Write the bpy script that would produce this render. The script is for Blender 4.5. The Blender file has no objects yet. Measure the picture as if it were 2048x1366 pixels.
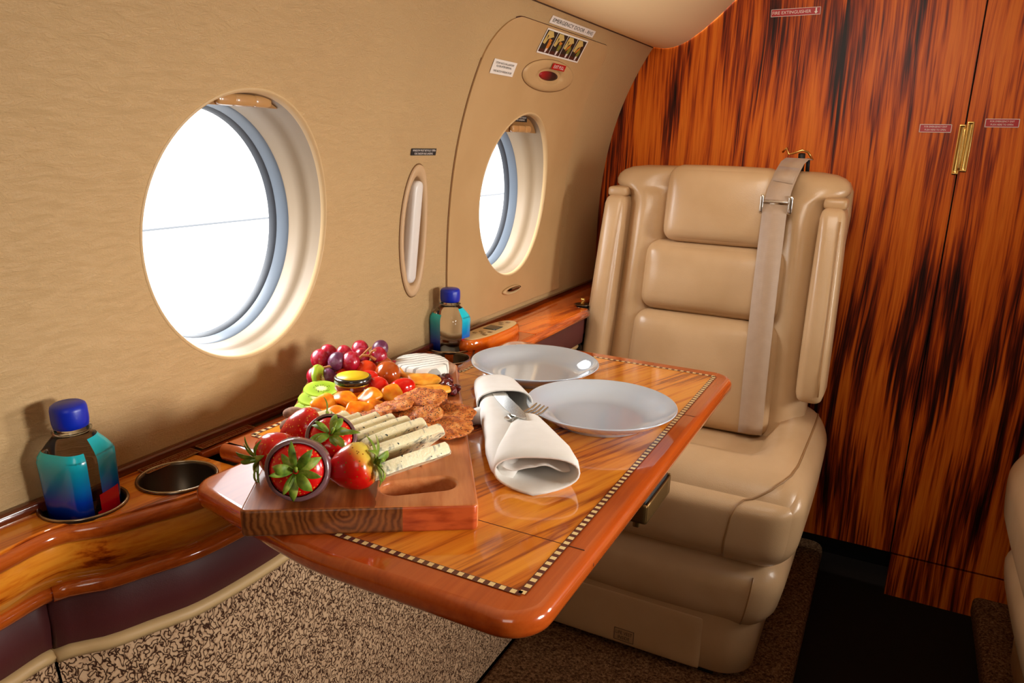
import bpy, bmesh, math, random
from mathutils import Vector, Matrix, noise
random.seed(7)
PI = math.pi
SC = bpy.context.scene
COL = SC.collection

# ------------------------------------------------------------------ helpers
def S(r, g, b):
    f = lambda c: (c/255/12.92) if c/255 <= .04045 else ((c/255+.055)/1.055)**2.4
    return (f(r), f(g), f(b), 1)

ORG = {}
def org(o):
    return ORG.get(o.name, Vector((0, 0, 0))) if o else Vector((0, 0, 0))

def tag(o, label=None, cat=None, group=None, kind=None):
    if label: o['label'] = label
    if cat: o['category'] = cat
    if group: o['group'] = group
    if kind: o['kind'] = kind
    return o

def thing(name, label, cat, loc=(0, 0, 0), group=None):
    o = bpy.data.objects.new(name, None); COL.objects.link(o)
    o.empty_display_size = .02
    o.location = loc; ORG[o.name] = Vector(loc)
    return tag(o, label, cat, group)

def mk(name, vf, mat, parent=None, at=None, smooth=True, fmat=None, fix=True, sharp=None):
    """link one mesh object; vertices are given in world space and stored relative to the thing's base"""
    verts, faces = vf
    base = Vector(at) if at is not None else org(parent)
    me = bpy.data.meshes.new(name)
    me.from_pydata([tuple(Vector(v)-base) for v in verts], [], faces)
    for m in (mat if isinstance(mat, (list, tuple)) else [mat]): me.materials.append(m)
    if fmat:
        for p, i in zip(me.polygons, fmat): p.material_index = i
    if fix:
        bm = bmesh.new(); bm.from_mesh(me)
        bmesh.ops.recalc_face_normals(bm, faces=bm.faces); bm.to_mesh(me); bm.free()
    if smooth:
        for p in me.polygons: p.use_smooth = True
        if sharp: me.set_sharp_from_angle(angle=math.radians(sharp))
    me.update()
    o = bpy.data.objects.new(name, me); COL.objects.link(o)
    if parent: o.parent = parent; ORG[o.name] = base
    else: o.location = base; ORG[o.name] = base
    return o

def struct(name, vf, mat, parent=None, **k):
    o = mk(name, vf, mat, parent, **k)
    if not parent: o['kind'] = 'structure'
    return o

def dup(root, label=None, loc=None):
    r = root.copy(); COL.objects.link(r)
    if loc is not None: r.location = loc
    if label: r['label'] = label
    for ch in list(root.children):
        c = ch.copy(); COL.objects.link(c); c.parent = r
        for g in list(ch.children):
            d = g.copy(); COL.objects.link(d); d.parent = c
    return r

def join(*vfs):
    V, F = [], []
    for v, f in vfs:
        n = len(V); V += list(v); F += [tuple(i+n for i in q) for q in f]
    return V, F

def xf(vf, M):
    return [M @ Vector(v) for v in vf[0]], vf[1]

def loft(rings, closed=True, cap0=True, cap1=True, loop=False):
    n = len(rings[0]); V = [p for r in rings for p in r]; F = []
    m = len(rings)
    for i in range(m if loop else m-1):
        a, b = i*n, ((i+1) % m)*n
        for j in range(n if closed else n-1):
            k = (j+1) % n
            F.append((a+j, a+k, b+k, b+j))
    if closed and cap0 and not loop: F.append(tuple(range(n))[::-1])
    if closed and cap1 and not loop: F.append(tuple(range((m-1)*n, m*n)))
    return V, F

def tube(path, r, n=8, closed=False, flat=None):
    P = [Vector(p) for p in path]; m = len(P); rings = []
    up = None
    for i in range(m):
        t = (P[(i+1) % m]-P[i-1]) if closed else (P[min(i+1, m-1)]-P[max(i-1, 0)])
        t.normalize()
        if up is None:
            up = Vector((0, 0, 1)) if abs(t.z) < .9 else Vector((1, 0, 0))
        s = t.cross(up).normalized(); up = s.cross(t).normalized()
        rr = r[i] if isinstance(r, (list, tuple)) else r
        fl = flat or 1
        rings.append([P[i]+s*math.cos(a)*rr+up*math.sin(a)*rr*fl for a in [2*PI*k/n for k in range(n)]])
    return loft(rings, loop=closed)

def lathe(prof, n=32, c=(0, 0, 0), cap=True):
    rings = [[Vector((c[0]+r*math.cos(2*PI*k/n), c[1]+r*math.sin(2*PI*k/n), c[2]+z)) for k in range(n)] for r, z in prof]
    return loft(rings, cap0=cap, cap1=cap)

def rbox(c, s, r, n=9, puff=(0, 0, 0), fn=None):
    """rounded, slightly puffed box; c centre, s full size, r edge radius"""
    h = [x/2 for x in s]; r = min(r, min(h)*.999)
    T = [math.sin(PI/2*(-1+2*i/n)) for i in range(n+1)]
    V, F, idx = [], [], {}
    def vert(p):
        k = tuple(round(x, 5) for x in p)
        if k in idx: return idx[k]
        q = [p[i]*h[i] for i in range(3)]
        inn = [max(-(h[i]-r), min(h[i]-r, q[i])) for i in range(3)]
        d = [q[i]-inn[i] for i in range(3)]; L = math.sqrt(sum(x*x for x in d))
        if L > 1e-9: q = [inn[i]+r*d[i]/L for i in range(3)]
        for a in range(3):
            o = [p[i] for i in range(3) if i != a]
            q[a] += puff[a]*p[a]*(1-o[0]**2)*(1-o[1]**2)
        v = Vector((c[0]+q[0], c[1]+q[1], c[2]+q[2]))
        if fn: v = Vector(fn(v, p))
        idx[k] = len(V); V.append(v); return idx[k]
    for a in range(3):
        for sg in (-1, 1):
            b, d = [i for i in range(3) if i != a]
            for i in range(n):
                for j in range(n):
                    q = []
                    for (u, w) in ((i, j), (i+1, j), (i+1, j+1), (i, j+1)):
                        p = [0, 0, 0]; p[a] = sg; p[b] = T[u]; p[d] = T[w]; q.append(vert(p))
                    F.append(tuple(q))
    return V, F

def box(x0, x1, y0, y1, z0, z1):
    V = [(x, y, z) for x in (x0, x1) for y in (y0, y1) for z in (z0, z1)]
    return V, [(0, 1, 3, 2), (4, 6, 7, 5), (0, 4, 5, 1), (2, 3, 7, 6), (0, 2, 6, 4), (1, 5, 7, 3)]

def to_mesh_vf(cu):
    o = bpy.data.objects.new('tmp', cu); COL.objects.link(o)
    dg = bpy.context.evaluated_depsgraph_get(); dg.update()
    me = bpy.data.meshes.new_from_object(o.evaluated_get(dg))
    V = [v.co.copy() for v in me.vertices]; F = [tuple(p.vertices) for p in me.polygons]
    bpy.data.objects.remove(o); bpy.data.meshes.remove(me); bpy.data.curves.remove(cu)
    return V, F

def plate2d(outlines, z0, z1, bevel=.001, res=3):
    """slab with any outline (and holes), edges rounded by bevel"""
    cu = bpy.data.curves.new('tmp', 'CURVE'); cu.dimensions = '2D'; cu.fill_mode = 'BOTH'
    for L in outlines:
        s = cu.splines.new('POLY'); s.points.add(len(L)-1); s.use_cyclic_u = True
        for p, q in zip(s.points, L): p.co = (q[0], q[1], 0, 1)
    t = (z1-z0)/2
    cu.extrude = max(t-bevel, 1e-5); cu.bevel_depth = bevel; cu.bevel_resolution = res; cu.offset = -bevel
    V, F = to_mesh_vf(cu)
    return [Vector((v.x, v.y, v.z+(z0+z1)/2)) for v in V], F

def text_vf(s, size, align='CENTER'):
    cu = bpy.data.curves.new('tmp', 'FONT'); cu.body = s; cu.size = size; cu.align_x = align; cu.resolution_u = 2
    cu.space_line = .95
    V, F = to_mesh_vf(cu)
    return V, F

def rpoly(pts, rad, n=8):
    """rounded polygon; rad per corner or one for all"""
    out = []; m = len(pts)
    for i, p in enumerate(pts):
        r = rad[i] if isinstance(rad, (list, tuple)) else rad
        P = Vector(p); A = Vector(pts[i-1])-P; B = Vector(pts[(i+1) % m])-P
        la, lb = A.length, B.length; A.normalize(); B.normalize()
        if r < 1e-6: out.append(tuple(P)); continue
        ang = A.angle(B)/2; d = r/math.tan(ang)
        c = P+(A+B).normalized()*(r/math.sin(ang))
        a0 = P+A*d-c; a1 = P+B*d-c
        t0 = math.atan2(a0.y, a0.x); t1 = math.atan2(a1.y, a1.x)
        dt = (t1-t0+PI) % (2*PI)-PI
        out += [(c.x+r*math.cos(t0+dt*k/n), c.y+r*math.sin(t0+dt*k/n)) for k in range(n+1)]
    return out

def ell(cx, cy, a, b, n=48): return [(cx+a*math.cos(2*PI*k/n), cy+b*math.sin(2*PI*k/n)) for k in range(n)]

def catmull(pts, x):
    if x <= pts[0][0]: return pts[0][1]
    if x >= pts[-1][0]: return pts[-1][1]
    for i in range(len(pts)-1):
        if pts[i][0] <= x <= pts[i+1][0]: break
    x0, y0 = pts[max(i-1, 0)]; x1, y1 = pts[i]; x2, y2 = pts[i+1]; x3, y3 = pts[min(i+2, len(pts)-1)]
    h = x2-x1; t = (x-x1)/h
    m1 = (y2-y0)/(x2-x0) if x2 != x0 else 0; m2 = (y3-y1)/(x3-x1) if x3 != x1 else 0
    return (2*t**3-3*t*t+1)*y1+(t**3-2*t*t+t)*h*m1+(-2*t**3+3*t*t)*y2+(t**3-t*t)*h*m2

# ------------------------------------------------------------------ materials
class NT:
    def __init__(s, name):
        s.m = bpy.data.materials.new(name); s.m.use_nodes = True
        s.t = s.m.node_tree; s.b = s.t.nodes['Principled BSDF']; s.out = s.t.nodes['Material Output']
    def n(s, typ, **k):
        x = s.t.nodes.new('ShaderNode'+typ)
        for a, v in k.items():
            if a in x.inputs.keys(): s.set(x.inputs[a], v)
            else: setattr(x, a, v)
        return x
    def set(s, inp, v):
        if hasattr(v, 'is_output'): s.t.links.new(v, inp)
        elif hasattr(v, 'outputs'): s.t.links.new(v.outputs[0], inp)
        else: inp.default_value = v
    def math(s, op, a, b=0, c=0, clamp=False):
        x = s.n('Math', operation=op, use_clamp=clamp)
        s.set(x.inputs[0], a); s.set(x.inputs[1], b); s.set(x.inputs[2], c); return x.outputs[0]
    def ramp(s, fac, stops, interp='LINEAR'):
        x = s.n('ValToRGB'); s.set(x.inputs[0], fac); e = x.color_ramp.elements
        x.color_ramp.interpolation = interp
        while len(e) < len(stops): e.new(.5)
        for q, (p, c) in zip(e, stops): q.position = p; q.color = c
        return x.outputs[0]
    def mix(s, f, a, b, mode='MIX'):
        x = s.n('Mix', data_type='RGBA', blend_type=mode)
        s.set(x.inputs[0], f); s.set(x.inputs[6], a); s.set(x.inputs[7], b); return x.outputs[2]
    def coord(s, scale=(1, 1, 1), rot=(0, 0, 0), loc=(0, 0, 0), kind='Object'):
        t = s.n('TexCoord'); mp = s.n('Mapping')
        s.t.links.new(t.outputs[kind], mp.inputs[0])
        mp.inputs['Scale'].default_value = scale; mp.inputs['Rotation'].default_value = rot; mp.inputs['Location'].default_value = loc
        return mp.outputs[0]
    def noise(s, vec, scale, detail=2, rough=.5, dist=0):
        x = s.n('TexNoise'); s.set(x.inputs['Vector'], vec); x.inputs['Scale'].default_value = scale
        x.inputs['Detail'].default_value = detail; x.inputs['Roughness'].default_value = rough; x.inputs['Distortion'].default_value = dist
        return x.outputs[0]
    def bump(s, h, strength=.2, dist=.001):
        x = s.n('Bump'); s.set(x.inputs['Height'], h); x.inputs['Strength'].default_value = strength; x.inputs['Distance'].default_value = dist
        s.t.links.new(x.outputs[0], s.b.inputs['Normal']); return x
    def P(s, **k):
        names = dict(col='Base Color', rough='Roughness', metal='Metallic', coat='Coat Weight', crough='Coat Roughness', spec='Specular IOR Level',
                     trans='Transmission Weight', ior='IOR', sss='Subsurface Weight', emit='Emission Color', es='Emission Strength', sheen='Sheen Weight')
        for a, v in k.items(): s.set(s.b.inputs[names[a]], v)
        return s.m

def plain(name, col, rough=.5, **k):
    return NT(name).P(col=col, rough=rough, **k)

def leather(name, col, col2, rough=.36, grain=600, sc=1.0):
    t = NT(name); v = t.coord()
    big = t.noise(v, 9, 3); cr = t.noise(v, 34, 4, .6, 1.2)
    c = t.mix(t.ramp(big, [(.35, (0, 0, 0, 1)), (.7, (1, 1, 1, 1))]), col, col2)
    vo = t.n('TexVoronoi', Vector=v, Scale=grain)
    h = t.math('ADD', t.math('MULTIPLY', vo.outputs[0], .35), t.math('MULTIPLY', t.math('ABSOLUTE', t.math('SUBTRACT', cr, .5)), 1.1))
    t.bump(h, .28*sc, .0012)
    return t.P(col=c, rough=rough, spec=.5)

def veneer(name, stops, scale, rot=(0, 0, 0), jag=.35, jagscale=(60, 60, 3), rough=.12, coat=.8, mirror=None, fine=.3, seed=0):
    """streaky exotic wood: stretched noise with feathered streak ends"""
    t = NT(name)
    tc = t.n('TexCoord'); mp = t.n('Mapping'); t.t.links.new(tc.outputs['Object'], mp.inputs[0])
    mp.inputs['Rotation'].default_value = rot; mp.inputs['Location'].default_value = (seed, seed*.7, seed*1.3)
    vec = mp.outputs[0]
    if mirror is not None:
        sp = t.n('SeparateXYZ', Vector=tc.outputs['Object'])
        cb = t.n('CombineXYZ', X=t.math('ABSOLUTE', t.math('SUBTRACT', sp.outputs[0], mirror)), Y=sp.outputs[1], Z=sp.outputs[2])
        t.t.links.new(cb.outputs[0], mp.inputs[0])
    jm = t.n('Mapping'); t.set(jm.inputs[0], vec); jm.inputs['Scale'].default_value = jagscale
    jn = t.noise(jm.outputs[0], 1, 3, .6)
    ax = min(range(3), key=lambda i: scale[i])
    off = t.math('MULTIPLY', t.math('SUBTRACT', jn, .5), jag)
    comb = t.n('CombineXYZ'); t.set(comb.inputs[ax], off)
    add = t.n('VectorMath', operation='ADD'); t.set(add.inputs[0], vec); t.set(add.inputs[1], comb.outputs[0])
    m2 = t.n('Mapping'); t.set(m2.inputs[0], add.outputs[0]); m2.inputs['Scale'].default_value = scale
    n1 = t.noise(m2.outputs[0], 1, 4, .55, .25)
    m3 = t.n('Mapping'); t.set(m3.inputs[0], add.outputs[0]); m3.inputs['Scale'].default_value = tuple(x*5 if i != ax else x*1.3 for i, x in enumerate(scale))
    n2 = t.noise(m3.outputs[0], 1, 4, .6, .1)
    f = t.math('ADD', t.math('MULTIPLY', n1, 1-fine), t.math('MULTIPLY', n2, fine))
    c = t.ramp(f, stops)
    return t.P(col=c, rough=rough, coat=coat, crough=.04)

def glassy(name, tint=(1, 1, 1, 1), fac=.08):
    t = NT(name); tr = t.n('BsdfTransparent', Color=tint); gl = t.n('BsdfGlossy', Roughness=.02)
    mx = t.n('MixShader', Fac=fac); t.set(mx.inputs[1], tr.outputs[0]); t.set(mx.inputs[2], gl.outputs[0])
    t.t.links.new(mx.outputs[0], t.out.inputs[0]); return t.m

def fabric(name, col, col2, scale=900, rough=.9, bump=.3):
    t = NT(name); v = t.coord()
    wv = t.n('TexWave', Vector=v, Scale=scale); wv.bands_direction = 'X'
    w2 = t.n('TexWave', Vector=v, Scale=scale); w2.bands_direction = 'Y'
    h = t.math('ADD', wv.outputs[1], w2.outputs[1]); n = t.noise(v, 60, 3)
    t.bump(h, bump, .0004)
    return t.P(col=t.mix(n, col, col2), rough=rough, sheen=.2)

M = {}
def wall_mat():
    t = NT('wall_vinyl'); v = t.coord((1, 1, 1)); b = t.noise(v, 4, 3)
    c = t.mix(b, S(184, 150, 104), S(196, 164, 116))
    w = t.coord((1, .55, 1.6), (0.5, 0, 0)); n = t.noise(w, 80, 5, .65, 1.5); n2 = t.noise(v, 420, 2)
    h = t.math('ADD', t.math('ABSOLUTE', t.math('SUBTRACT', n, .5)), t.math('MULTIPLY', n2, .18))
    t.bump(h, .5, .0055); return t.P(col=c, rough=.55, spec=.35)
M['wall'] = wall_mat()
M['door'] = leather('door_vinyl', S(186, 150, 102), S(194, 158, 110), .5, 900, .3)
M['ceil'] = plain('ceiling_cream', S(250, 224, 176), .6)
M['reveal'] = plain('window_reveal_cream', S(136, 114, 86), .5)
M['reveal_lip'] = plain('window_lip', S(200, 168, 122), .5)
M['gasket'] = plain('window_gasket', S(96, 106, 118), .35)
M['gasket2'] = plain('window_seal', S(40, 44, 52), .5)
M['pane'] = glassy('window_glass', (1, 1, 1, 1), .04)
M['shade'] = plain('window_shade_brown', S(150, 108, 62), .4)
M['shade_handle'] = plain('window_shade_handle', S(186, 140, 88), .25, coat=.5)
def burl():
    t = NT('bulkhead_veneer'); tc = t.n('TexCoord'); sp = t.n('SeparateXYZ', Vector=tc.outputs['Object'])
    x = t.math('ABSOLUTE', t.math('SUBTRACT', sp.outputs[0], .086)); z = sp.outputs[2]   # book-matched about the door seam
    lean = t.noise(t.coord((2, 2, 1.2)), 1, 2); x = t.math('ADD', x, t.math('MULTIPLY', t.math('SUBTRACT', lean, .5), .05))
    V = lambda a, b: t.n('CombineXYZ', X=t.math('MULTIPLY', x, a), Z=t.math('MULTIPLY', b[0], b[1])).outputs[0]
    jag = t.noise(V(75, (z, 1.2)), 1, 3, .65); jag2 = t.noise(V(150, (z, 2.0)), 1, 2)
    zj = t.math('ADD', z, t.math('ADD', t.math('MULTIPLY', t.math('SUBTRACT', jag, .5), .50), t.math('MULTIPLY', t.math('SUBTRACT', jag2, .5), .12)))
    f1 = t.noise(V(7, (zj, 2.6)), 1, 2, .5); f2 = t.noise(V(46, (zj, 2.2)), 1, 4, .6, .15); f3 = t.noise(V(240, (z, 6)), 1, 3, .6)
    f = t.math('ADD', t.math('ADD', t.math('MULTIPLY', f1, .36), t.math('MULTIPLY', f2, .44)), t.math('MULTIPLY', f3, .20))
    c = t.ramp(f, [(.41, S(24, 7, 4)), (.45, S(78, 22, 5)), (.485, S(146, 52, 8)), (.525, S(202, 92, 16)), (.59, S(224, 118, 28)), (.68, S(190, 84, 14))])
    return t.P(col=c, rough=.42, spec=.22)
M['burl'] = burl()
gold = [(.36, S(56, 18, 4)), (.42, S(126, 46, 8)), (.455, S(206, 106, 22)), (.51, S(240, 154, 44)), (.58, S(226, 132, 32)), (.62, S(150, 62, 12)), (.66, S(214, 118, 28))]
M['veneer'] = veneer('table_veneer', gold, (17, 2.2, 17), (0, 0, .32), .12, (40, 5, 40), .10, .9, None, .34)
M['ledgewood'] = veneer('ledge_veneer', [(.34, S(92, 30, 6)), (.41, S(172, 72, 12)), (.46, S(226, 122, 28)), (.55, S(244, 156, 46)), (.68, S(222, 120, 26))],
                        (30, 1.5, 44), (0, 0, .1), .1, (60, 5, 60), .12, .9, None, .3, 3)
M['farwood'] = veneer('far_ledge_veneer', [(.32, S(96, 26, 4)), (.42, S(170, 62, 8)), (.5, S(226, 100, 16)), (.62, S(240, 122, 28)), (.75, S(180, 64, 10))],
                      (30, 3.5, 30), (0, 0, .1), .12, (60, 6, 60), .12, .9, None, .3, 5)
M['border'] = veneer('table_border_mahogany', [(.3, S(164, 66, 18)), (.5, S(184, 80, 24)), (.7, S(198, 94, 32))], (40, 4, 40), (0, 0, .0), .05, (50, 6, 50), .16, .9, None, .5)
M['nosing'] = veneer('nosing_mahogany', [(.3, S(156, 62, 14)), (.5, S(194, 90, 26)), (.7, S(216, 112, 38))], (40, 4, 40), (0, 0, 0), .05, (50, 6, 50), .14, .9, None, .5, 2)
M['rail'] = veneer('rail_dark_wood', [(.3, S(66, 22, 8)), (.5, S(96, 38, 14)), (.7, S(120, 54, 20))], (40, 4, 40), (0, 0, 0), .05, (50, 6, 50), .2, .6, None, .5, 4)
M['cream'] = plain('inlay_cream', S(240, 212, 150), .2, coat=.8)
M['purple'] = plain('inlay_dark', S(84, 34, 36), .2, coat=.8)
M['seam'] = plain('seam_dark', S(70, 24, 8), .4)
M['black'] = plain('black', S(10, 9, 8), .6)
M['maroon'] = leather('maroon_leather', S(82, 34, 34), S(90, 38, 38), .5, 700, .4)
M['piping'] = plain('cream_piping', S(196, 162, 112), .5)
def carpet_wall():
    t = NT('loop_carpet_panel'); v = t.coord((1, 1, .8), (.5, 0, 0))
    n = t.noise(v, 212, .6, .5, .5); a = t.math('ABSOLUTE', t.math('SUBTRACT', n, .5))
    c = t.ramp(a, [(.026, S(62, 38, 26)), (.06, S(176, 140, 108)), (.2, S(196, 162, 128))])
    t.bump(t.math('MULTIPLY', t.math('MINIMUM', a, .1), 6), .8, .003); return t.P(col=c, rough=.95, spec=.1)
M['carpetwall'] = carpet_wall()
def rug():
    t = NT('floor_carpet'); v = t.coord(); n = t.noise(v, 220, 3, .7); n2 = t.noise(v, 700, 2)
    c = t.ramp(n, [(.35, S(52, 32, 18)), (.5, S(104, 70, 44)), (.68, S(150, 112, 76))])
    t.bump(n2, .8, .003); return t.P(col=c, rough=.98, spec=.05)
M['rug'] = rug()
M['aisle'] = plain('aisle_dark', S(26, 18, 12), .8, spec=.1)
M['leather'] = leather('tan_leather', S(200, 166, 126), S(190, 155, 113), .27, 800, .9)
M['leather2'] = leather('tan_leather_smooth', S(194, 158, 116), S(186, 150, 107), .36, 800, .35)
M['stitch2'] = plain('armrest_piping_tan', S(172, 132, 86), .5)
M['stitch'] = plain('seam_piping_tan', S(150, 112, 70), .5)
M['beltweb'] = fabric('belt_webbing', S(170, 142, 116), S(184, 156, 130), 700, .45, .2)
M['steel'] = plain('polished_steel', S(214, 212, 206), .18, metal=1)
M['cup'] = plain('cup_holder_metal', S(92, 80, 66), .32, metal=.85)
M['rim'] = plain('cup_rim_metal', S(176, 160, 138), .2, metal=1)
M['brass'] = plain('brass', S(226, 186, 108), .22, metal=1)
M['bronze'] = plain('bronze_metal', S(128, 98, 56), .4, metal=.9)
M['plate'] = plain('white_ceramic', S(196, 208, 222), .06, coat=.8)
M['napkin'] = fabric('linen', S(238, 235, 230), S(226, 222, 214), 950, .9, .25)
M['red'] = plain('sticker_red', S(176, 12, 20), .4)
M['white'] = plain('sticker_white', S(232, 224, 214), .5)
M['ink'] = plain('ink', S(24, 20, 18), .6)
M['inkwhite'] = plain('white_lettering', S(236, 226, 216), .5)
M['capblue'] = plain('cap_blue', S(8, 40, 176), .35)
# ------------------------------------------------------------------ side wall section (x as a function of height)
YB = 1.86
def X(z):
    q = max(z, .68)-.68
    return .715*q**3-.02417*q*q-.02654*q-.6995
def wp(y, z, d=0.0): return Vector((X(z)+d, y, z))

W = [(.666, .922), (1.367, .925)]
WA, WB = .142, .158
def rect_loop(y0, y1, z0, z1, n):
    L = []
    ny = max(2, int((y1-y0)/.012)); nz = max(2, int((z1-z0)/.012))
    L += [(y0+(y1-y0)*i/ny, z0) for i in range(ny)]
    L += [(y1, z0+(z1-z0)*i/nz) for i in range(nz)]
    L += [(y1-(y1-y0)*i/ny, z1) for i in range(ny)]
    L += [(y0, z1-(z1-z0)*i/nz) for i in range(nz)]
    return L
def patch(c, a, b, loop, k=8, d=0.0):
    rings = []
    for t in range(k+1):
        f = t/k; R = []
        for (y, z) in loop:
            th = math.atan2((z-c[1])/b, (y-c[0])/a)
            hy, hz = c[0]+a*math.cos(th), c[1]+b*math.sin(th)
            R.append(wp(hy+(y-hy)*f, hz+(z-hz)*f, d))
        rings.append(R)
    return loft(rings, cap0=False, cap1=False)
def grid(y0, y1, z0, z1):
    ny = max(1, int((y1-y0)/.05)); nz = max(2, int((z1-z0)/.012))
    V = [wp(y0+(y1-y0)*i/ny, z0+(z1-z0)*j/nz) for i in range(ny+1) for j in range(nz+1)]
    F = [(i*(nz+1)+j, (i+1)*(nz+1)+j, (i+1)*(nz+1)+j+1, i*(nz+1)+j+1) for i in range(ny) for j in range(nz)]
    return V, F
zA, zB = .73, 1.114
OV = (1.02, .886); OA, OB = .0375, .107
wallvf = join(grid(-.9, YB, .55, zA), grid(-.9, YB, zB, 1.31),
              grid(-.9, .476, zA, zB), grid(.856, .976, zA, zB), grid(1.066, 1.177, zA, zB), grid(1.557, YB, zA, zB),
              patch(W[0], WA, WB, rect_loop(.476, .856, zA, zB, 0)), patch(W[1], WA*1.03, WB*1.03, rect_loop(1.177, 1.557, zA, zB, 0)),
              patch(OV, OA*.93, OB*.96, rect_loop(.976, 1.066, zA, zB, 0)))
struct('wall_left', wallvf, M['wall'], fix=False)

# emergency door panel lying in the wall around the second window
dl = rpoly([(1.125, .700), (1.615, .700), (1.615, 1.229), (1.125, 1.229)], [.002, .002, .035, .075], 10)
dense = []
for i, p in enumerate(dl):
    q = dl[(i+1) % len(dl)]; L = math.dist(p, q); k = max(1, int(L/.012))
    dense += [(p[0]+(q[0]-p[0])*j/k, p[1]+(q[1]-p[1])*j/k) for j in range(k)]
dv = patch(W[1], WA, WB, dense, 14, .0032)
n0 = len(dense); last = dv[0][-n0:]
ring2 = [Vector((p.x-.006, p.y, p.z)) for p in last]
dv = join(dv, loft([last, ring2], cap0=False, cap1=False))
door1 = struct('door_1', dv, M['door'], fix=False)
struct('door_gap', tube([wp(y, z, .0004) for y, z in dense if z > .702 and z < 1.2], .0011, 6, False) if 0 else join(tube([wp(1.1248, .70+.02*i, .0006) for i in range(24)], .0011, 6), tube([wp(1.6152, .70+.02*i, .0006) for i in range(26)], .0011, 6)), plain('gap_tan', S(128, 88, 46), .6), door1)
struct('door_top_gap', tube([wp(y, z, .0012) for y, z in dense if z > 1.222 or (z > 1.19 and y > 1.5)], .0019, 6), M['seam'], door1)
# release handle bezel of the door
pc = (1.387, 1.153)
bz = [[wp(pc[0]+.112*s*math.cos(a), pc[1]+.0275*s*math.sin(a)*(1 if True else 1), .0032+h) for a in [2*PI*k/48 for k in range(48)]]
      for s, h in ((1, 0), (.97, .003), (.9, .0042), (.6, .0045), (.48, .003), (.42, -.003))]
struct('handle_bezel', loft(bz, cap0=False, cap1=False), M['door'], door1)
struct('bezel_gap', tube(bz[0], .0011, 6, True), plain('groove_tan', S(120, 84, 44), .6), door1)
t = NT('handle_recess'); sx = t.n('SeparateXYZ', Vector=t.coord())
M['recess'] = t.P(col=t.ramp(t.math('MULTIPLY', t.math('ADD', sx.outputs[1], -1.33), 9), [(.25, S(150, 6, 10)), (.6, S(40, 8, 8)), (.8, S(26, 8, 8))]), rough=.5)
struct('pull_handle', loft([[wp(pc[0]-.002+.05*s*math.cos(a), pc[1]+.0098*s*math.sin(a), .0032+h) for a in [2*PI*k/32 for k in range(32)]] for s, h in ((1, -.001), (.6, .0016), (.1, .0022))]), M['recess'], door1, at=(0, 0, 0))
# small finger scoop at the foot of the door
sc = [[wp(1.372+.042*s*math.cos(a), .735+.0085*s*math.sin(a), .0034+h) for a in [2*PI*k/28 for k in range(28)]] for s, h in ((1, 0), (.9, .004), (.75, .0045), (.65, .001))]
struct('finger_scoop', loft(sc), M['reveal_lip'], door1)
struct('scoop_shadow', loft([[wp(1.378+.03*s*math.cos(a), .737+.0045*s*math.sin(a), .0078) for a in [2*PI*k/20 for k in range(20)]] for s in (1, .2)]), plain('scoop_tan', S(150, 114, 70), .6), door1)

# ------------------------------------------------------------------ windows
def window(i, c, d0):
    th = [2*PI*k/96 for k in range(96)]
    def ring(s, d):
        t = min(1, max(0, d/.06)); R = []
        for a in th:
            y, z = c[0]+WA*s*math.cos(a), c[1]+WB*s*math.sin(a)
            R.append(Vector(((1-t)*(X(z)+d0)+t*(-.694)-d, y, z)))
        return R
    lip = struct('window_%d' % i, loft([ring(1.016, -.0002), ring(1.006, -.0016), ring(.995, -.0008), ring(.985, .0025), ring(.98, .006)], cap0=False, cap1=False), M['reveal_lip'], fix=False)
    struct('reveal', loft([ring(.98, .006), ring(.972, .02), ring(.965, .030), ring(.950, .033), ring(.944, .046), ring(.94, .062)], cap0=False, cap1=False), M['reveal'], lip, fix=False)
    struct('gasket', loft([ring(.94, .061), ring(.925, .064), ring(.905, .080)], cap0=False, cap1=False), M['gasket'], lip, fix=False)
    struct('seal', loft([ring(.906, .0785), ring(.888, .082), ring(.886, .09)], cap0=False, cap1=False), M['gasket2'], lip, fix=False)
    p = struct('pane', loft([ring(.90, .086), ring(.6, .087), ring(.2, .088)], cap0=False), M['pane'], lip, fix=False)
    # window shade pushed up: a segment across the top of the opening
    zs = 1.062 if i == 1 else 1.048; seg = []
    a0 = math.asin((zs-c[1])/(WB*.97)); N = 24
    for d in (.018, .022):
        R = []
        for k in range(N+1):
            a = a0+(PI-2*a0)*k/N
            y, z = c[0]+WA*.97*math.cos(a), c[1]+WB*.97*math.sin(a)
            R.append(Vector((X(z)+d0-d, y, z)))
        seg.append(R)
    sh = mk('window_shade', loft(seg), M['shade'], lip, smooth=False)
    hs = []
    for k, (dy, w) in enumerate(((-.026, .03), (0, .036), (.026, .03))):
        hs.append(rbox((X(1.064)+d0-.0155, c[0]+dy, zs+.007), (.010, w, .014), .005, 6))
    mk('shade_handle', join(*hs), M['shade_handle'], sh)
    return lip
w1 = window(1, W[0], 0.0)
w2 = window(2, W[1], .0032)
# outside: bright sky over a pale apron with a long painted line
struct('ground', box(-60, -1.6, -30, 60, -1.25, -1.2), plain('outside_apron', S(250, 250, 250), .9))
struct('ground_marking', box(-15.3, -15.0, -30, 60, -1.199, -1.195), plain('outside_line', S(112, 116, 120), .9))

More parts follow.
